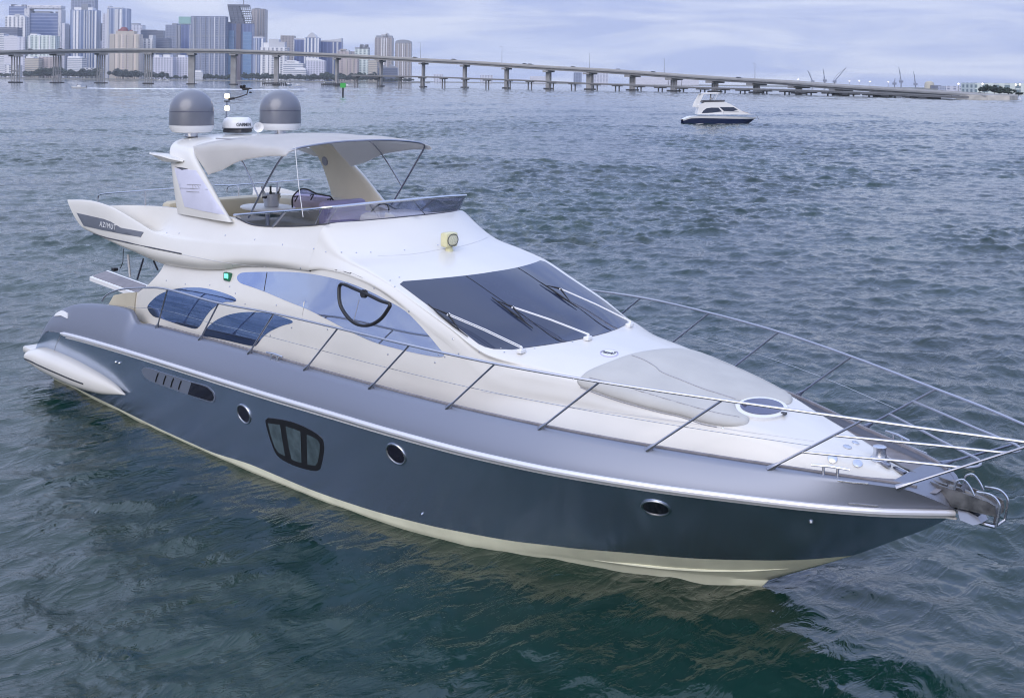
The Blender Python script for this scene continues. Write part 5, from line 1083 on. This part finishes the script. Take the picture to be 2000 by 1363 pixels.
# ---- trees: trunk and a crown of many small leaf faces
leafm = {k: mat('foliage_'+k, c, .8, var=.35, vscale=.35) for k, c in (('dark', (.016, .028, .026)), ('mid', (.026, .044, .032)))}
bark = mat('tree_bark', (.08, .07, .06), .9)
def crown_mesh(h, w, seed, palm=False):
    g = np.random.default_rng(seed); m = MB()
    if palm:
        for k in range(16):
            a = 2*math.pi*k/16+g.uniform(-.2, .2); e = g.uniform(-.3, .9); L_ = w*g.uniform(.8, 1.1); P = [Vector((math.cos(a)*L_*t, math.sin(a)*L_*t, h+L_*(t*e-.75*t*t))) for t in (0, .35, .7, 1)]
            sd_ = Vector((-math.sin(a), math.cos(a), 0))*w*.14; b = len(m.V)
            for q, f in zip(P, (.5, 1, .8, .1)): m.V += [tuple(q-sd_*f), tuple(q+sd_*f)]
            m.F += [(b+2*i, b+2*i+1, b+2*i+3, b+2*i+2) for i in range(3)]
        return m
    cl = [(g.normal(0, .22, 3)*np.array((w, w, h*.5))+np.array((0, 0, h*.62)), g.uniform(.16, .3)*w) for _ in range(9)]
    for c, r in cl:
        for _ in range(46):
            d = g.normal(size=3); d /= np.linalg.norm(d); p = c+d*r*g.uniform(.6, 1.05)*np.array((1, 1, .8)); n = Vector(d+g.normal(0, .5, 3)).normalized(); u = n.orthogonal().normalized(); v = n.cross(u); s = g.uniform(.05, .10)*w; p = Vector(p); b = len(m.V)
            m.V += [tuple(p-u*s-v*s*.6), tuple(p+u*s-v*s*.6), tuple(p+u*s*.7+v*s), tuple(p-u*s*.7+v*s)]; m.F.append((b, b+1, b+2, b+3))
    return m
def tree_proto(name, h, w, seed, palm=False):
    c = crown_mesh(h, w, seed, palm); me = bpy.data.meshes.new(name+'_crown'); me.from_pydata(c.V, [], c.F); me.materials.append(leafm['dark' if seed % 2 else 'mid'])
    t = MB(); t.tube([(0, 0, -.5), (.04*w, 0, h*.4), (.0, .05*w, h*(.98 if palm else .75))], [.05*w*.6+.06, .04*w*.6+.04, .03*w*.5+.02], 6); mt = bpy.data.meshes.new(name+'_trunk'); mt.from_pydata(t.V, [], t.F); mt.materials.append(bark); return me, mt
PROT = [tree_proto('tree', 10, 11, s) for s in range(4)]; PALM = [tree_proto('palm', 11, 3.6, s, True) for s in (11, 12)]
def plant_tree(px_, D, h, label, group, palm=False, wide=1.0):
    me, mt = (PALM if palm else PROT)[random.randrange(2 if palm else 4)]; k = h/(12 if palm else 10.5)
    o = empty('palm_tree' if palm else 'broadleaf_tree', gnd(px_, D, 1.2), random.uniform(0, 6.28), label=label, cat='tree', group=group); 
    for n_, d in (('crown', me), ('trunk', mt)):
        c = bpy.data.objects.new(n_, d); link(c, o); c.scale = (k*wide, k*wide, k)
for a, b, n_, h0, h1, lab in ((50, 78, 7, 9, 13, 'dark leafy tree on the far shore between the first two bridge piers'), (78, 112, 9, 10, 17, 'dark leafy tree in the clump before the pinkish white low block'), (128, 186, 16, 9, 15, 'dark leafy tree in the long shore clump under the white striped tower'), (0, 30, 5, 6, 9, 'small dark tree on the shore at the left edge of the photo'), (226, 268, 12, 10, 16, 'dark leafy tree at the foot of the red roofed tower'), (286, 318, 8, 8, 13, 'dark leafy tree just right of the fourth bridge pier from the left'), (322, 372, 9, 4, 8, 'low dark tree on the shore before the white low apartments'), (392, 450, 12, 6, 10, 'low dark tree on the shore under the broad grey grid tower'), (478, 545, 15, 7, 12, 'dark tree on the shore left of the channel pier with timber fenders'), (545, 640, 22, 7, 11, 'dark tree on the shore behind the channel span'), (640, 735, 20, 8, 14, 'dark tree on the shore where the old low bridge begins'), (735, 800, 10, 5, 8, 'low dark tree on the shore below the rightmost towers')):
    for i in range(n_): plant_tree(a+(b-a)*(i+random.uniform(.1, .9))/n_, 2195+random.uniform(0, 25), random.uniform(h0, h1)*1.3, lab, lab.replace('dark leafy tree', 'trees').replace('small dark tree', 'trees').replace('low dark tree', 'trees').replace('dark tree', 'trees'), wide=random.uniform(.9, 1.3))
for px_, h in ((186, 21), (193, 23), (83, 20), (236, 19)): plant_tree(px_, 2190, h, {186: 'tall palm on the far shore right of the long shore clump', 193: 'taller palm beside the third bridge pier', 83: 'palm rising out of the clump before the pinkish block', 236: 'palm at the foot of the red roofed tower'}[px_], 'tall palms on the far shore', True, 1.3)
for px_, D, h, w_, lab in ((1923, 560, 5.4, .85, 'round clipped tree on the causeway point, leftmost of three'), (1943, 560, 5.2, .8, 'round clipped tree on the causeway point, middle of three'), (1951, 565, 4.8, .7, 'round clipped tree on the causeway point, right of the touching pair'), (1969, 530, 4.6, 1.6, 'broad dark bush like tree at the tip of the causeway point'), (1919, 520, 1.8, 2.2, 'low dark bush at the rocks of the causeway point'), (1990, 530, 2.2, 1.3, 'small dark bush at the right edge of the photo')): plant_tree(px_, D, h, lab, 'trees on the causeway point', wide=w_)
plant_tree(1331, 1500, 17, 'lone palm showing above the bridge deck', None, True, 1.3)
# ---- the high bridge
conc = mat('bridge_concrete', (.30, .295, .30), .85, var=.12, vscale=.12); concd = mat('pier_concrete', (.30, .295, .30), .9, var=.18, vscale=.2); concl = mat('parapet_concrete', (.40, .395, .39), .85, var=.1, vscale=.2); foot = mat('dark_wet_footing', (.045, .045, .05), .8)
BD = pch([-120, 0, 300, 600, 900, 1142, 1300, 1460, 1600, 1700, 1880, 2010], [830, 850, 925, 930, 880, 830, 772, 705, 632, 580, 508, 470])
BT = pch([-120, 0, 120, 260, 416, 520, 656, 734, 812, 898, 978, 1020, 1063, 1142, 1222, 1302, 1381, 1460, 1500, 1625, 1750, 1875, 1925], [101.5, 98.8, 96.6, 95, 95.9, 99, 105, 109, 113.6, 118, 123.2, 125.8, 128.6, 132.8, 138, 144, 149.6, 154.2, 156.4, 166, 174, 182, 185.6])
br = empty('highway_bridge', gnd(800, BD(800), 0), 0, label='long high concrete highway bridge crossing the bay on many piers', cat='bridge'); br0 = Vector(br.location)
BX = list(np.linspace(-120, 1925, 120)); BP = [Vector(depth((x, BT(x)), BD(x))) for x in BX]
GS = pch([-120, 1000, 1700, 1925], [.95, .9, .62, .55])
def sweep(P, prof, sc=None):
    m = MB(); g = []
    for i, p in enumerate(P):
        t = (P[min(i+1, len(P)-1)]-P[max(i-1, 0)]); t.z = 0; t.normalize(); n = Vector((-t.y, t.x, 0)); n = n if n.dot(HFW) > 0 else -n
        k_ = GS(sc[i]) if sc is not None else 1.0; g.append([p-br0+n*a+Vector((0, 0, b*k_)) for a, b in prof])
    m.grid(g, close=True); m.F.append(tuple(range(len(prof)))); m.F.append(tuple(len(m.V)-len(prof)+k for k in range(len(prof)))); return m
sweep(BP, [(0, -.75), (0, -1.9), (1.1, -2.0), (12.4, -2.0), (13.5, -1.9), (13.5, -.75)], BX).build('deck', conc, br, smooth=False)
sweep(BP, [(-.06, 0), (-.06, -.95), (.3, -.95), (.3, 0)], BX).build('parapet', concl, br, smooth=False); sweep(BP, [(13.2, 0), (13.2, -.95), (13.56, -.95), (13.56, 0)], BX).build('parapet', concl, br, smooth=False)
sweep(BP, [(1.4, -2.0), (1.4, -3.7), (12.1, -3.7), (12.1, -2.0)], BX).build('girder', concd, br, smooth=False)
PWID = pch([38, 121, 204, 288, 371, 453, 537, 652, 736, 818, 900, 982, 1063, 1142, 1222, 1302, 1381, 1460, 1800], [6.8, 7.0, 6.8, 6.2, 5.0, 4.3, 3.7, 2.2, 1.6, 1.6, 2.4, 2.7, 3.5, 4.6, 5.3, 5.9, 6.0, 6.4, 6.4])
PIERS = [(38, 'c'), (121, 'c'), (204, 'c'), (288, 'c'), (371, 'w'), (453, 'w'), (537, 'w'), (652, 'w'), (736, 'w'), (818, 'w'), (900, 'w'), (982, 'w'), (1063, 'w'), (1142, 'w'), (1222, 'c'), (1302, 'c'), (1381, 'c'), (1460, 'c'), (1540, 'c'), (1620, 'c'), (1700, 'c'), (1770, 'c')]
def at_px(x):
    p = Vector(depth((x, BT(x)), BD(x))); a, b = Vector(depth((x-8, BT(x-8)), BD(x-8))), Vector(depth((x+8, BT(x+8)), BD(x+8))); t = b-a; t.z = 0; t.normalize(); n = Vector((-t.y, t.x, 0)); n = n if n.dot(HFW) > 0 else -n; return p, t, n
for x, kind in PIERS:
    p, t, n = at_px(x); zt = p.z-3.7*GS(x); wpx = PWID(x); c = p+n*6.8; rz = math.atan2(t.y, t.x); rel = Vector((c.x-br0.x, c.y-br0.y, 0))
    pe = MB()
    if zt < 1.5: zt = max(zt, .9)
    if kind == 'c': pe.box(rel+Vector((0, 0, zt-.7)), (wpx, 11, 1.5), rz)
    pi = pe.build('pier', concd, br, smooth=False) if kind == 'c' else None
    if kind == 'c':
        for k in range(4):
            q = rel+t*(wpx*.84*(k/3-.5)); q.z = 0
            MB().tube([q+Vector((0, 0, -1)), q+Vector((0, 0, max(zt-.8, .2)))], .55, 8).build('column', concd, pi)
        if zt > 10: MB().box(rel+Vector((0, 0, zt*.42)), (wpx*.92, 1.2, 1.0), rz).build('cross_beam', concd, pi, smooth=False)
    else:
        m = MB(); m.box(rel+Vector((0, 0, zt/2-.5)), (wpx, 3.2, zt+1), rz, bev=.3); pi = m.build('pier', concd, br, smooth=False); MB().box(rel+Vector((0, 0, zt-.9)), (wpx+.8, 11, 1.3), rz).build('pier_cap', conc, pi, smooth=False)
    MB().box(rel+Vector((0, 0, .25)), (wpx+2.0, 6, 1.5), rz, bev=.2).build('footing', foot, pi, smooth=False)
# ramp end on the causeway
# timber fenders at the channel piers
timb = mat('wet_timber', (.035, .035, .04), .9)
for x, lab in ((537, 'dark timber fender round the left channel pier of the bridge'), (652, 'dark timber fender round the right channel pier of the bridge')):
    p, t, n = at_px(x); c = Vector((p.x, p.y, 0))+n*6.8; o = empty('timber_fender', c, math.atan2(t.y, t.x), label=lab, cat='fender', group='timber fenders of the ship channel')
    for k in range(12): MB().tube([(-9+k*1.65, -9+random.uniform(-.3, .3), -1), (-9+k*1.65, -9, 2.0+random.uniform(0, 1.0))], .38, 6).build('pile', timb, o)
    MB().box((0, -9, 1.2), (19, .5, .7)).build('waler', timb, o, smooth=False); MB().box((0, -9, 2.1), (16, .5, .5)).build('waler', timb, o, smooth=False)
# ---- the old low bridge in front of it
OT = pch([686, 770, 848, 942, 1020, 1125, 1250, 1375, 1500, 1600, 1700, 1800, 1860], [146.6, 148, 149.8, 153.2, 156, 161, 166, 170.4, 173.6, 176.6, 180.4, 184.6, 187.2])
OD = lambda x: BD(x)-24
concd = mat('old_bridge_concrete', (.17, .17, .18), .9, var=.2, vscale=.2); conc = mat('old_bridge_parapet', (.24, .24, .25), .9)
ob = empty('old_bridge', (0, 0, 0), 0, label='low old concrete bridge running in front of the high bridge', cat='bridge')
br0s = br0; br0 = Vector((0, 0, 0)); OP = [Vector(depth((x, OT(x)), OD(x))) for x in np.linspace(686, 1860, 70)]
sweep(OP, [(0, -.2), (0, -1.15), (8, -1.15), (8, -.2)]).build('deck', concd, ob, smooth=False); sweep(OP, [(-.1, 0), (-.1, -.45), (.15, -.45), (.15, 0)]).build('parapet', conc, ob, smooth=False); br0 = br0s
for x in (691, 734, 776, 819, 861, 904, 947, 989, 1030, 1072, 1114, 1156, 1198, 1240, 1281, 1322, 1363, 1402, 1440, 1482, 1525, 1567, 1608, 1648, 1688, 1727, 1768, 1800):
    a, b = Vector(depth((x-6, OT(x-6)), OD(x-6))), Vector(depth((x+6, OT(x+6)), OD(x+6))); t = b-a; t.z = 0; t.normalize(); n = Vector((-t.y, t.x, 0)); n = n if n.dot(HFW) > 0 else -n; p = (a+b)/2; rz = math.atan2(t.y, t.x); w_ = 2.2 if x < 1000 else 2.6+(x-1000)*.004
    q = Vector((p.x, p.y, 0))+n*4; m = MB(); zt = max(p.z-1.1, .5); m.box(q+Vector((0, 0, zt-.35)), (w_+1.0, 7, .8), rz); bt = m.build('bent', concd, ob, smooth=False)
    for k in (-.5, .5):
        MB().tube([q+t*(k*w_)+Vector((0, 0, -1)), q+t*(k*w_)+Vector((0, 0, zt))], .5, 6).build('pile', concd, bt)
# ---- lamp posts, cars on the high bridge
stl = mat('galvanised_post', (.28, .29, .32), .5, metal=.3)
for x, y, lab in ((821, 84, 'tall thin lamp post on the bridge just right of the skyline'), (980, 92, 'tall thin lamp post above the bridge pier nearest the photo centre'), (1151, 105, 'tall thin lamp post on the bridge above the paired distant blocks'), (1297, 115, 'tall thin lamp post on the bridge left of the lone palm'), (1474, 125, 'tall thin lamp post on the bridge right above the second yacht')):
    p, t, n = at_px(x); h = hgt(x, y, BD(x))-p.z; o = empty('lamp_post', p+n*.15, math.atan2(t.y, t.x), label=lab, cat='lamp post', group='lamp posts along the bridge'); MB().tube([(0, 0, -.3), (0, 0, h)], [.19, .09], 6).build('pole', stl, o); MB().tube([(0, 0, h-.05), (-.8, 0, h+.25), (-1.5, 0, h+.2)], .07, 5).build('arm', stl, o); MB().box((-1.7, 0, h+.15), (.7, .25, .12)).build('lamp_head', stl, o)
glassd = mat('car_glass', (.02, .02, .03), .1); tyre = mat('tyre_rubber', (.02, .02, .02), .8)
def car(x, lab, colr, ln=4.6, van=False):
    p, t, n = at_px(x); o = empty('passing_car', p+n*2.2+Vector((0, 0, -.72)), math.atan2(t.y, t.x), label=lab, cat='car', group='vehicles crossing the bridge'); h = 2.3 if van else 1.45; l = ln/2
    MB().prism([(-l, -.9, .35), (l, -.9, .35), (l, -.9, .8), (l*.55, -.9, .95), (-l*.9, -.9, .95), (-l, -.9, .8)], (0, 1.8, 0)).build('body', mat('car_paint', colr, .3, coat=.5), o, smooth=False)
    MB().prism([(-l*.85, -.8, .95), (l*.5, -.8, .95), (l*.2, -.8, h), (-l*.65, -.8, h)], (0, 1.6, 0)).build('cabin', glassd if not van else mat('van_paint', colr, .4), o, smooth=False)
    for a in (-.6, .6):
        for b in (-.85, .85): MB().lathe((a*l, b-.1, .33), [(.33, 0), (.33, .2)], 10, axis=(0, 1, 0)).build('wheel', tyre, o)
for a in ((884, 'dark saloon car on the bridge above the pier right of the skyline', (.06, .06, .08)), (1023, 'dark car leading a close pair on the bridge', (.04, .045, .06)), (1033, 'dark car following in the close pair on the bridge', (.05, .05, .06)), (1117, 'pale car on the bridge left of the paired distant blocks', (.4, .4, .42)), (1204, 'white car on the bridge above the first many column pier', (.45, .45, .46)), (1272, 'silver car on the bridge left of the lamp post by the palm', (.3, .3, .33)), (1438, 'dark car on the bridge ramp above the second yacht', (.06, .06, .09)), (808, 'small dark car on the bridge at the right end of the skyline', (.05, .05, .06)), (62, 'dark car on the bridge near the left edge of the photo', (.05, .05, .06)), (121, 'dark car on the bridge below the small white roof tank', (.04, .04, .05))): car(*a)
# ---- port cranes and shore lights on the right
cs = mat('crane_steel', (.19, .21, .29), .6)
def crane(lab, base, tip, D, mast_top=None):
    b = gnd(base[0], D, 1.0); o = empty('harbour_crane', b, AZ_R, label=lab, cat='crane', group='harbour cranes on the far shore'); k = D/FPX; zb = hgt(base[0], base[1], D); tx, tz = (tip[0]-base[0])*k, hgt(tip[0], tip[1], D)-1
    MB().tube([(0, 0, -1), (0, 0, zb-1)], 1.2, 6).build('tower', cs, o); MB().box((0, 0, zb-1), (6, 5, 4)).build('cab', cs, o, smooth=False); MB().tube([(0, 0, zb), (tx, 0, tz)], [1.0, .5], 5).build('jib', cs, o); MB().tube([(-3, 0, zb+1), (tx*.3, 0, zb+(tz-zb)*.55), (tx, 0, tz)], .3, 4).build('stay', cs, o)
for a in (('crane with its jib leaning left, leftmost of the harbour cranes', (1587, 160), (1577, 138)), ('upright crane right of the leftmost crane', (1611, 158), (1607, 135)), ('crane with a long jib leaning far to the right', (1630, 160), (1652, 133)), ('small crane stub left of the two tall right hand cranes', (1747, 164), (1748, 153)), ('tall crane at the left of the right hand pair', (1760, 160), (1755, 132)), ('tall crane at the right of the right hand pair', (1788, 165), (1784, 140))): crane(*a, 2150)
o = empty('storage_silo', gnd(1815, 2000, 1), AZ_R, label='pale rounded silo on the far shore right of the cranes', cat='silo'); MB().lathe((0, 0, 0), [(8, 0), (8, hgt(1815, 166, 2000)), (6.5, hgt(1815, 162, 2000)), (2, hgt(1815, 160, 2000))], 20).build('shell', mat('silo_cream', (.45, .42, .34), .7), o)
o = empty('loading_shed', gnd(1828, 1990, 1), AZ_R, label='dark low shed at the foot of the pale silo', cat='shed'); MB().box((0, 6, 3), (18, 12, 6)).build('wall', M['bd'], o, smooth=False)
for i, (x, y) in enumerate(((1559, 155.5), (1659, 158.5), (1678, 158.5), (1699, 160), (1735, 160.5), (1872, 164.5), (1919, 164.5), (1984, 166), (1992, 165.5))):
    D = 1900 if x < 1800 else 880; p = gnd(x, D, 1); h = hgt(x, y, D)-1; o = empty('flood_light', p, AZ_R, label='lit flood light on a pole on the far right shore', cat='flood light', group='lit flood lights along the far right shore'); MB().tube([(0, 0, 0), (0, 0, h)], .25, 5).build('pole', stl, o); MB().lathe((0, 0, h-.8), [(.2, 0), (1.15*D/1900, .5), (1.15*D/1900, 1.1), (.2, 1.5)], 8).build('lamp', mat('lit_flood_lamp', (1, .9, .8), .4, emit=(1, .86, .72), estr=3.0), o)
# ------------------------------------------------------------------ boats in the distance
def frame(px, D, rz): return gnd(px, D, 0), AZ_R+rz
navy = mat('navy_hull_paint', (.012, .022, .075), .2, coat=.5)
def small_hull(parent, L_, beam, free, m_side, m_top, name='hull', bow=.35, boot=None, fl=1.0):
    xs = np.linspace(0, 1, 28); gs, gt = [], []
    for u in xs:
        hb = beam/2*min(1, (1-u)**.55*1.35)*(.86+.14*min(u*5, 1)); zs = free*(.8+.35*u**2); x = -L_/2+u*L_
        gs.append([(x-(.0 if u < .6 else (1-k/5)*L_*.09*((u-.6)/.4)**2), -hb*(.72+.28*(k/5)**.7), -.3+(zs+.3)*k/5) for k in range(6)])
        gt.append([(x, -hb, zs), (x, -hb*.5, zs+.06), (x, 0, zs+.08)])
    m = MB(); m.grid(gs).mirror(); h = m.build(name, m_side, parent, ang=60)
    m = MB(); m.grid(gt).mirror(); m.build('deck', m_top, parent, ang=60)
    return h
# the second yacht, broadside, navy hull
Lk = 10.6
P0, rz = frame(1406, 160, 0); y2 = empty('motor_yacht', P0, rz, label='small navy and white flybridge yacht alone in the distance at the right', cat='yacht')
k2 = 160/FPX
def q2(px, py): return (px-1406)*k2, hgt(px, py, 160)
z3 = lambda L_: [q2(1000+x/4, 60+y/4) for x, y in L_]
xs0 = q2(1333, 240)[0]; xs1 = q2(1478, 230)[0]; Lh = xs1-xs0
sheer = pch([xs0, xs0+.12*Lh, xs0+.3*Lh, xs0+.7*Lh, xs1], [.55, 1.0, 1.05, 1.0, .92]); hbm = pch([xs0, xs0+.1*Lh, xs0+.5*Lh, xs0+.75*Lh, xs0+.9*Lh, xs1], [1.35, 1.55, 1.6, 1.25, .7, .03])
def hull2(z0f, z1f, m, nm, par, off=0.0):
    g = []
    for x in np.linspace(xs0, xs1, 40):
        s = sheer(x); row = []
        for k in range(5):
            f = z0f+(z1f-z0f)*k/4; z = -.25+(s+.25)*f if f < 1 else s; u = (x-xs0)/Lh; xr = x-(1-f)*1.45*max(0, (u-.55)/.45)**1.5+(1-f)*-.0; row.append((xr, -(hbm(x)*(.78+.22*f)+off), z))
        g.append(row)
    a = MB(); a.grid(g).mirror(); return a.build(nm, m, par, ang=60)
hull2(0, .24, M['white2'], 'boot_stripe', y2); hull2(.24, .80, navy, 'hull', y2); hull2(.80, 1.0, M['white2'], 'sheer_band', y2)
g = []
for x in np.linspace(xs0, xs1, 20): g.append([(x, -hbm(x), sheer(x)), (x, 0, sheer(x)+.05), (x, hbm(x), sheer(x))])
MB().grid(g).build('deck', M['white2'], y2)
def slab2(pts, hw, m, nm, par, bev=0): X = z3(pts); a = MB(); a.prism([(x, -hw, z) for x, z in X], (0, 2*hw, 0)); return a.build(nm, m, par, smooth=False)
cab = slab2([(1440, 655), (1450, 600), (1440, 585), (1500, 560), (1650, 555), (1700, 575), (1750, 605), (1800, 635), (1870, 655)], 1.15, M['white2'], 'cabin', y2)
def pane2(pts, hw, nm): X = z3(pts); a = MB(); a.prism([(x, -hw-.012, z) for x, z in X], (0, 2*hw+.024, 0)); return a.build(nm, M['screen'], cab, smooth=False)
pane2([(1474, 645), (1488, 624), (1512, 607), (1550, 601), (1604, 602), (1632, 632), (1560, 641)], 1.15, 'side_window'); pane2([(1612, 597), (1722, 598), (1755, 618), (1712, 630), (1648, 629)], 1.15, 'windscreen')
slab2([(1690, 630), (1770, 622), (1850, 645), (1760, 652)], .8, mat('tan_sunpad', (.33, .27, .24), .8), 'sunpad', y2)
slab2([(1478, 560), (1480, 545), (1655, 545), (1650, 556)], 1.17, M['dgrey'], 'flybridge_screen', y2)
ht2 = slab2([(1468, 492), (1490, 486), (1600, 483), (1626, 489), (1600, 494), (1490, 497)], 1.1, M['white2'], 'hard_top', y2)
for s in (-1, 1):
    X = z3([(1420, 598), (1432, 560), (1470, 495), (1492, 495), (1462, 560), (1450, 600)]); MB().prism([(x, s*1.05, z) for x, z in X], (0, .1, 0)).build('arch_leg', M['white2'], y2, smooth=False)
    X = z3([(1575, 548), (1600, 490)]); MB().tube([(x, s*1.0, z) for x, z in X], .035, 6).build('top_support', M['white2'], y2)
    X = z3([(1640, 650), (1640, 625), (1760, 632), (1880, 648), (1915, 665)]); MB().tube([(x, s*min(1.4, hbm(x)*.9), z) for x, z in X], .02, 5).build('guard_rail', M['steel'], y2)
X = z3([(1915, 668), (1935, 700)]); MB().tube([(x, 0, z) for x, z in X], .03, 5).build('anchor_line', M['dgrey'], y2)
# the helmsman on its flybridge
def person(label, loc, rz, shirt, h=1.72, sit=False, parent=None):
    o = empty('person', loc, rz, label=label, cat='person'); bm = bmesh.new()
    J = {'pelvis': (0, 0, .95, .15), 'belly': (0, 0, 1.12, .15), 'chest': (.02, 0, 1.34, .17), 'neck': (.03, 0, 1.5, .06), 'head': (.05, 0, 1.62, .10), 'crown': (.04, 0, 1.72, .08), 'sl': (.02, .2, 1.42, .06), 'el': (.12, .26, 1.18, .045), 'hl': (.34, .2, 1.12, .035), 'sr': (.02, -.2, 1.42, .06), 'er': (.12, -.26, 1.18, .045), 'hr': (.34, -.2, 1.12, .035), 'tl': (0, .1, .88, .095), 'kl': (.05, .12, .48, .065), 'al': (0, .12, .08, .045), 'fl': (.16, .12, .04, .04), 'tr': (0, -.1, .88, .095), 'kr': (.05, -.12, .48, .065), 'ar': (0, -.12, .08, .045), 'fr': (.16, -.12, .04, .04)}
    E_ = [('pelvis', 'belly'), ('belly', 'chest'), ('chest', 'neck'), ('neck', 'head'), ('head', 'crown'), ('chest', 'sl'), ('sl', 'el'), ('el', 'hl'), ('chest', 'sr'), ('sr', 'er'), ('er', 'hr'), ('pelvis', 'tl'), ('tl', 'kl'), ('kl', 'al'), ('al', 'fl'), ('pelvis', 'tr'), ('tr', 'kr'), ('kr', 'ar'), ('ar', 'fr')]
    k = list(J); me = bpy.data.meshes.new('body'); me.from_pydata([J[a][:3] for a in k], [(k.index(a), k.index(b)) for a, b in E_], [])
    b = bpy.data.objects.new('body', me); link(b, o); md = b.modifiers.new('skin', 'SKIN'); b.modifiers.new('sub', 'SUBSURF').levels = 1
    for i, a in enumerate(k): me.skin_vertices[0].data[i].radius = (J[a][3], J[a][3]); me.skin_vertices[0].data[i].use_root = (a == 'pelvis')
    dg = bpy.context.evaluated_depsgraph_get(); m2 = bpy.data.meshes.new_from_object(b.evaluated_get(dg)); b.modifiers.clear(); b.data = m2
    sk_ = mat('skin_tone', (.42, .27, .2), .6); m2.materials.clear()
    for mm in (sk_, mat('shirt_cloth', shirt, .8), mat('dark_trousers', (.04, .04, .06), .8)): m2.materials.append(mm)
    for p in m2.polygons:
        c = p.center; p.use_smooth = True; p.material_index = 2 if c.z < .98 and c.z > .06 else (1 if .98 <= c.z < 1.49 and not (c.x > .22) else 0)
    hb = MB().lathe((.03, 0, 1.66), [(.108, 0), (.1, .05), (.06, .09), (.005, .1)], 12); hb.build('hair', mat('dark_hair', (.02, .015, .012), .7), o)
    return o
hx, hz = q2(1388, 196); pl = P0+Vector((math.cos(rz)*hx, math.sin(rz)*hx, 0)); fz = q2(1388, 198.5)[1]
person('person in a white shirt standing at the flybridge helm of the distant yacht', pl+Vector((0, 0, fz-.75)), rz, (.6, .6, .62))
# speedboat with its long wake on the left
def runabout(label, px, D, ln, rz, hullc, top=None, name='motor_boat'):
    p, a = frame(px, D, rz); o = empty(name, p, a, label=label, cat='boat', group='small boats far off near the bridge'); small_hull(o, ln, ln*.34, ln*.13, mat('small_boat_paint', hullc, .3, coat=.3), M['white2'])
    MB().box((-.02*ln, 0, ln*.19), (ln*.24, ln*.2, ln*.12), bev=.06).build('console', M['white2'], o); MB().prism([(.08*ln, -ln*.1, ln*.2), (.15*ln, -ln*.1, ln*.2), (.06*ln, -ln*.1, ln*.29)], (0, ln*.2, 0)).build('windscreen', M['hatch'], o, smooth=False)
    MB().box((-.5*ln, 0, ln*.14), (ln*.06, ln*.08, ln*.14), bev=.03).build('outboard_motor', M['dgrey'], o)
    if top:
        MB().box((-.04*ln, 0, ln*.36), (ln*.36, ln*.26, .07), bev=.03).build('sun_top', top, o)
        for s in (-1, 1):
            for x in (-.16, .08): MB().tube([(x*ln, s*ln*.1, ln*.13), (x*ln, s*ln*.11, ln*.36)], .03, 5).build('top_support', M['steel'], o)
    return o
runabout('white speedboat heading left across the bay at the left, trailing a long wake', 154, 520, 6.6, math.pi+.15, (.5, .5, .52), M['white2'])
runabout('white boat with a blue stern seen from behind near the right channel pier', 565, 930, 8.5, 1.2, (.12, .22, .36), M['white2'])
runabout('low white runabout just right of the blue sterned boat', 582, 900, 4.6, .3, (.55, .55, .57))
runabout('boat with a lilac canopy by the start of the old low bridge', 679, 860, 7.5, .2, (.5, .5, .52), M['lilac'])
runabout('small white boat moored before the city shore under the white low apartments', 312, 1900, 9, .1, (.6, .6, .6))
runabout('small white boat moored right of another before the white low apartments', 327, 1900, 8, .1, (.6, .6, .6))
runabout('low boat on the water left of the blue sterned boat, under the channel span', 634, 1250, 7, .2, (.5, .5, .5))
foam = mat('wake_foam', (.80, .82, .85), .7, var=.15, vscale=.6)
def wake(name, pts, w0, w1, label):
    m = MB(); g = []; n = len(pts); C_ = catmull(pts, 14); q = len(C_)
    for i, (px_, D) in enumerate(C_):
        p = gnd(px_, D, .0); w = (w0+(w1-w0)*i/q)*(.75+.5*random.random()); g.append([p-HFW*w+Vector((0, 0, .13)), p+Vector((0, 0, .36+.08*random.random())), p+HFW*w+Vector((0, 0, .13))])
    m.grid(g); o = m.build(name, foam, None); tag(o, label, 'wake', kind='stuff')
wake('boat_wake', [(172, 521), (215, 522), (270, 524), (340, 530), (420, 538), (520, 560), (600, 600)], 4.6, 2.2, 'long white wake trailing behind the speedboat')
# green channel marker on its pile
p = gnd(670, 384, 0); o = empty('channel_marker', p, AZ_R, label='green square channel marker on a dark pile standing in the water', cat='marker'); kz = 384/FPX
MB().tube([(0, 0, -1), (0, 0, hgt(670, 164, 384))], .3, 8).build('pile', timb, o); grn = mat('marker_green', (.05, .42, .08), .5)
MB().box((0, -.35, hgt(670, 167.5, 384)), (1.7, .08, 1.5)).build('board', grn, o, smooth=False); MB().box((.15, .3, hgt(670, 166.5, 384)), (1.6, .08, 1.4), rz=.6).build('board', grn, o, smooth=False); MB().lathe((0, 0, hgt(670, 164, 384)), [(.12, 0), (.16, .2), (.05, .45)], 8).build('lantern', M['dgrey'], o)
# ------------------------------------------------------------------ haze: one even box of air round everything, sky outside it
hz = bpy.data.materials.new('haze_air'); hz.use_nodes = True; t_ = hz.node_tree; t_.nodes.clear(); ho = t_.nodes.new('ShaderNodeOutputMaterial'); pv = t_.nodes.new('ShaderNodeVolumePrincipled')
pv.inputs['Color'].default_value = (.90, .95, 1.0, 1); pv.inputs['Density'].default_value = .000095; pv.inputs['Anisotropy'].default_value = .2; t_.links.new(pv.outputs[0], ho.inputs['Volume'])
hb_ = MB().box((0, 0, 150), (13000, 13000, 302)).build('haze', hz, None, smooth=False); tag(hb_, 'pale blue air over the bay', 'haze', kind='stuff'); hb_.display_type = 'WIRE'
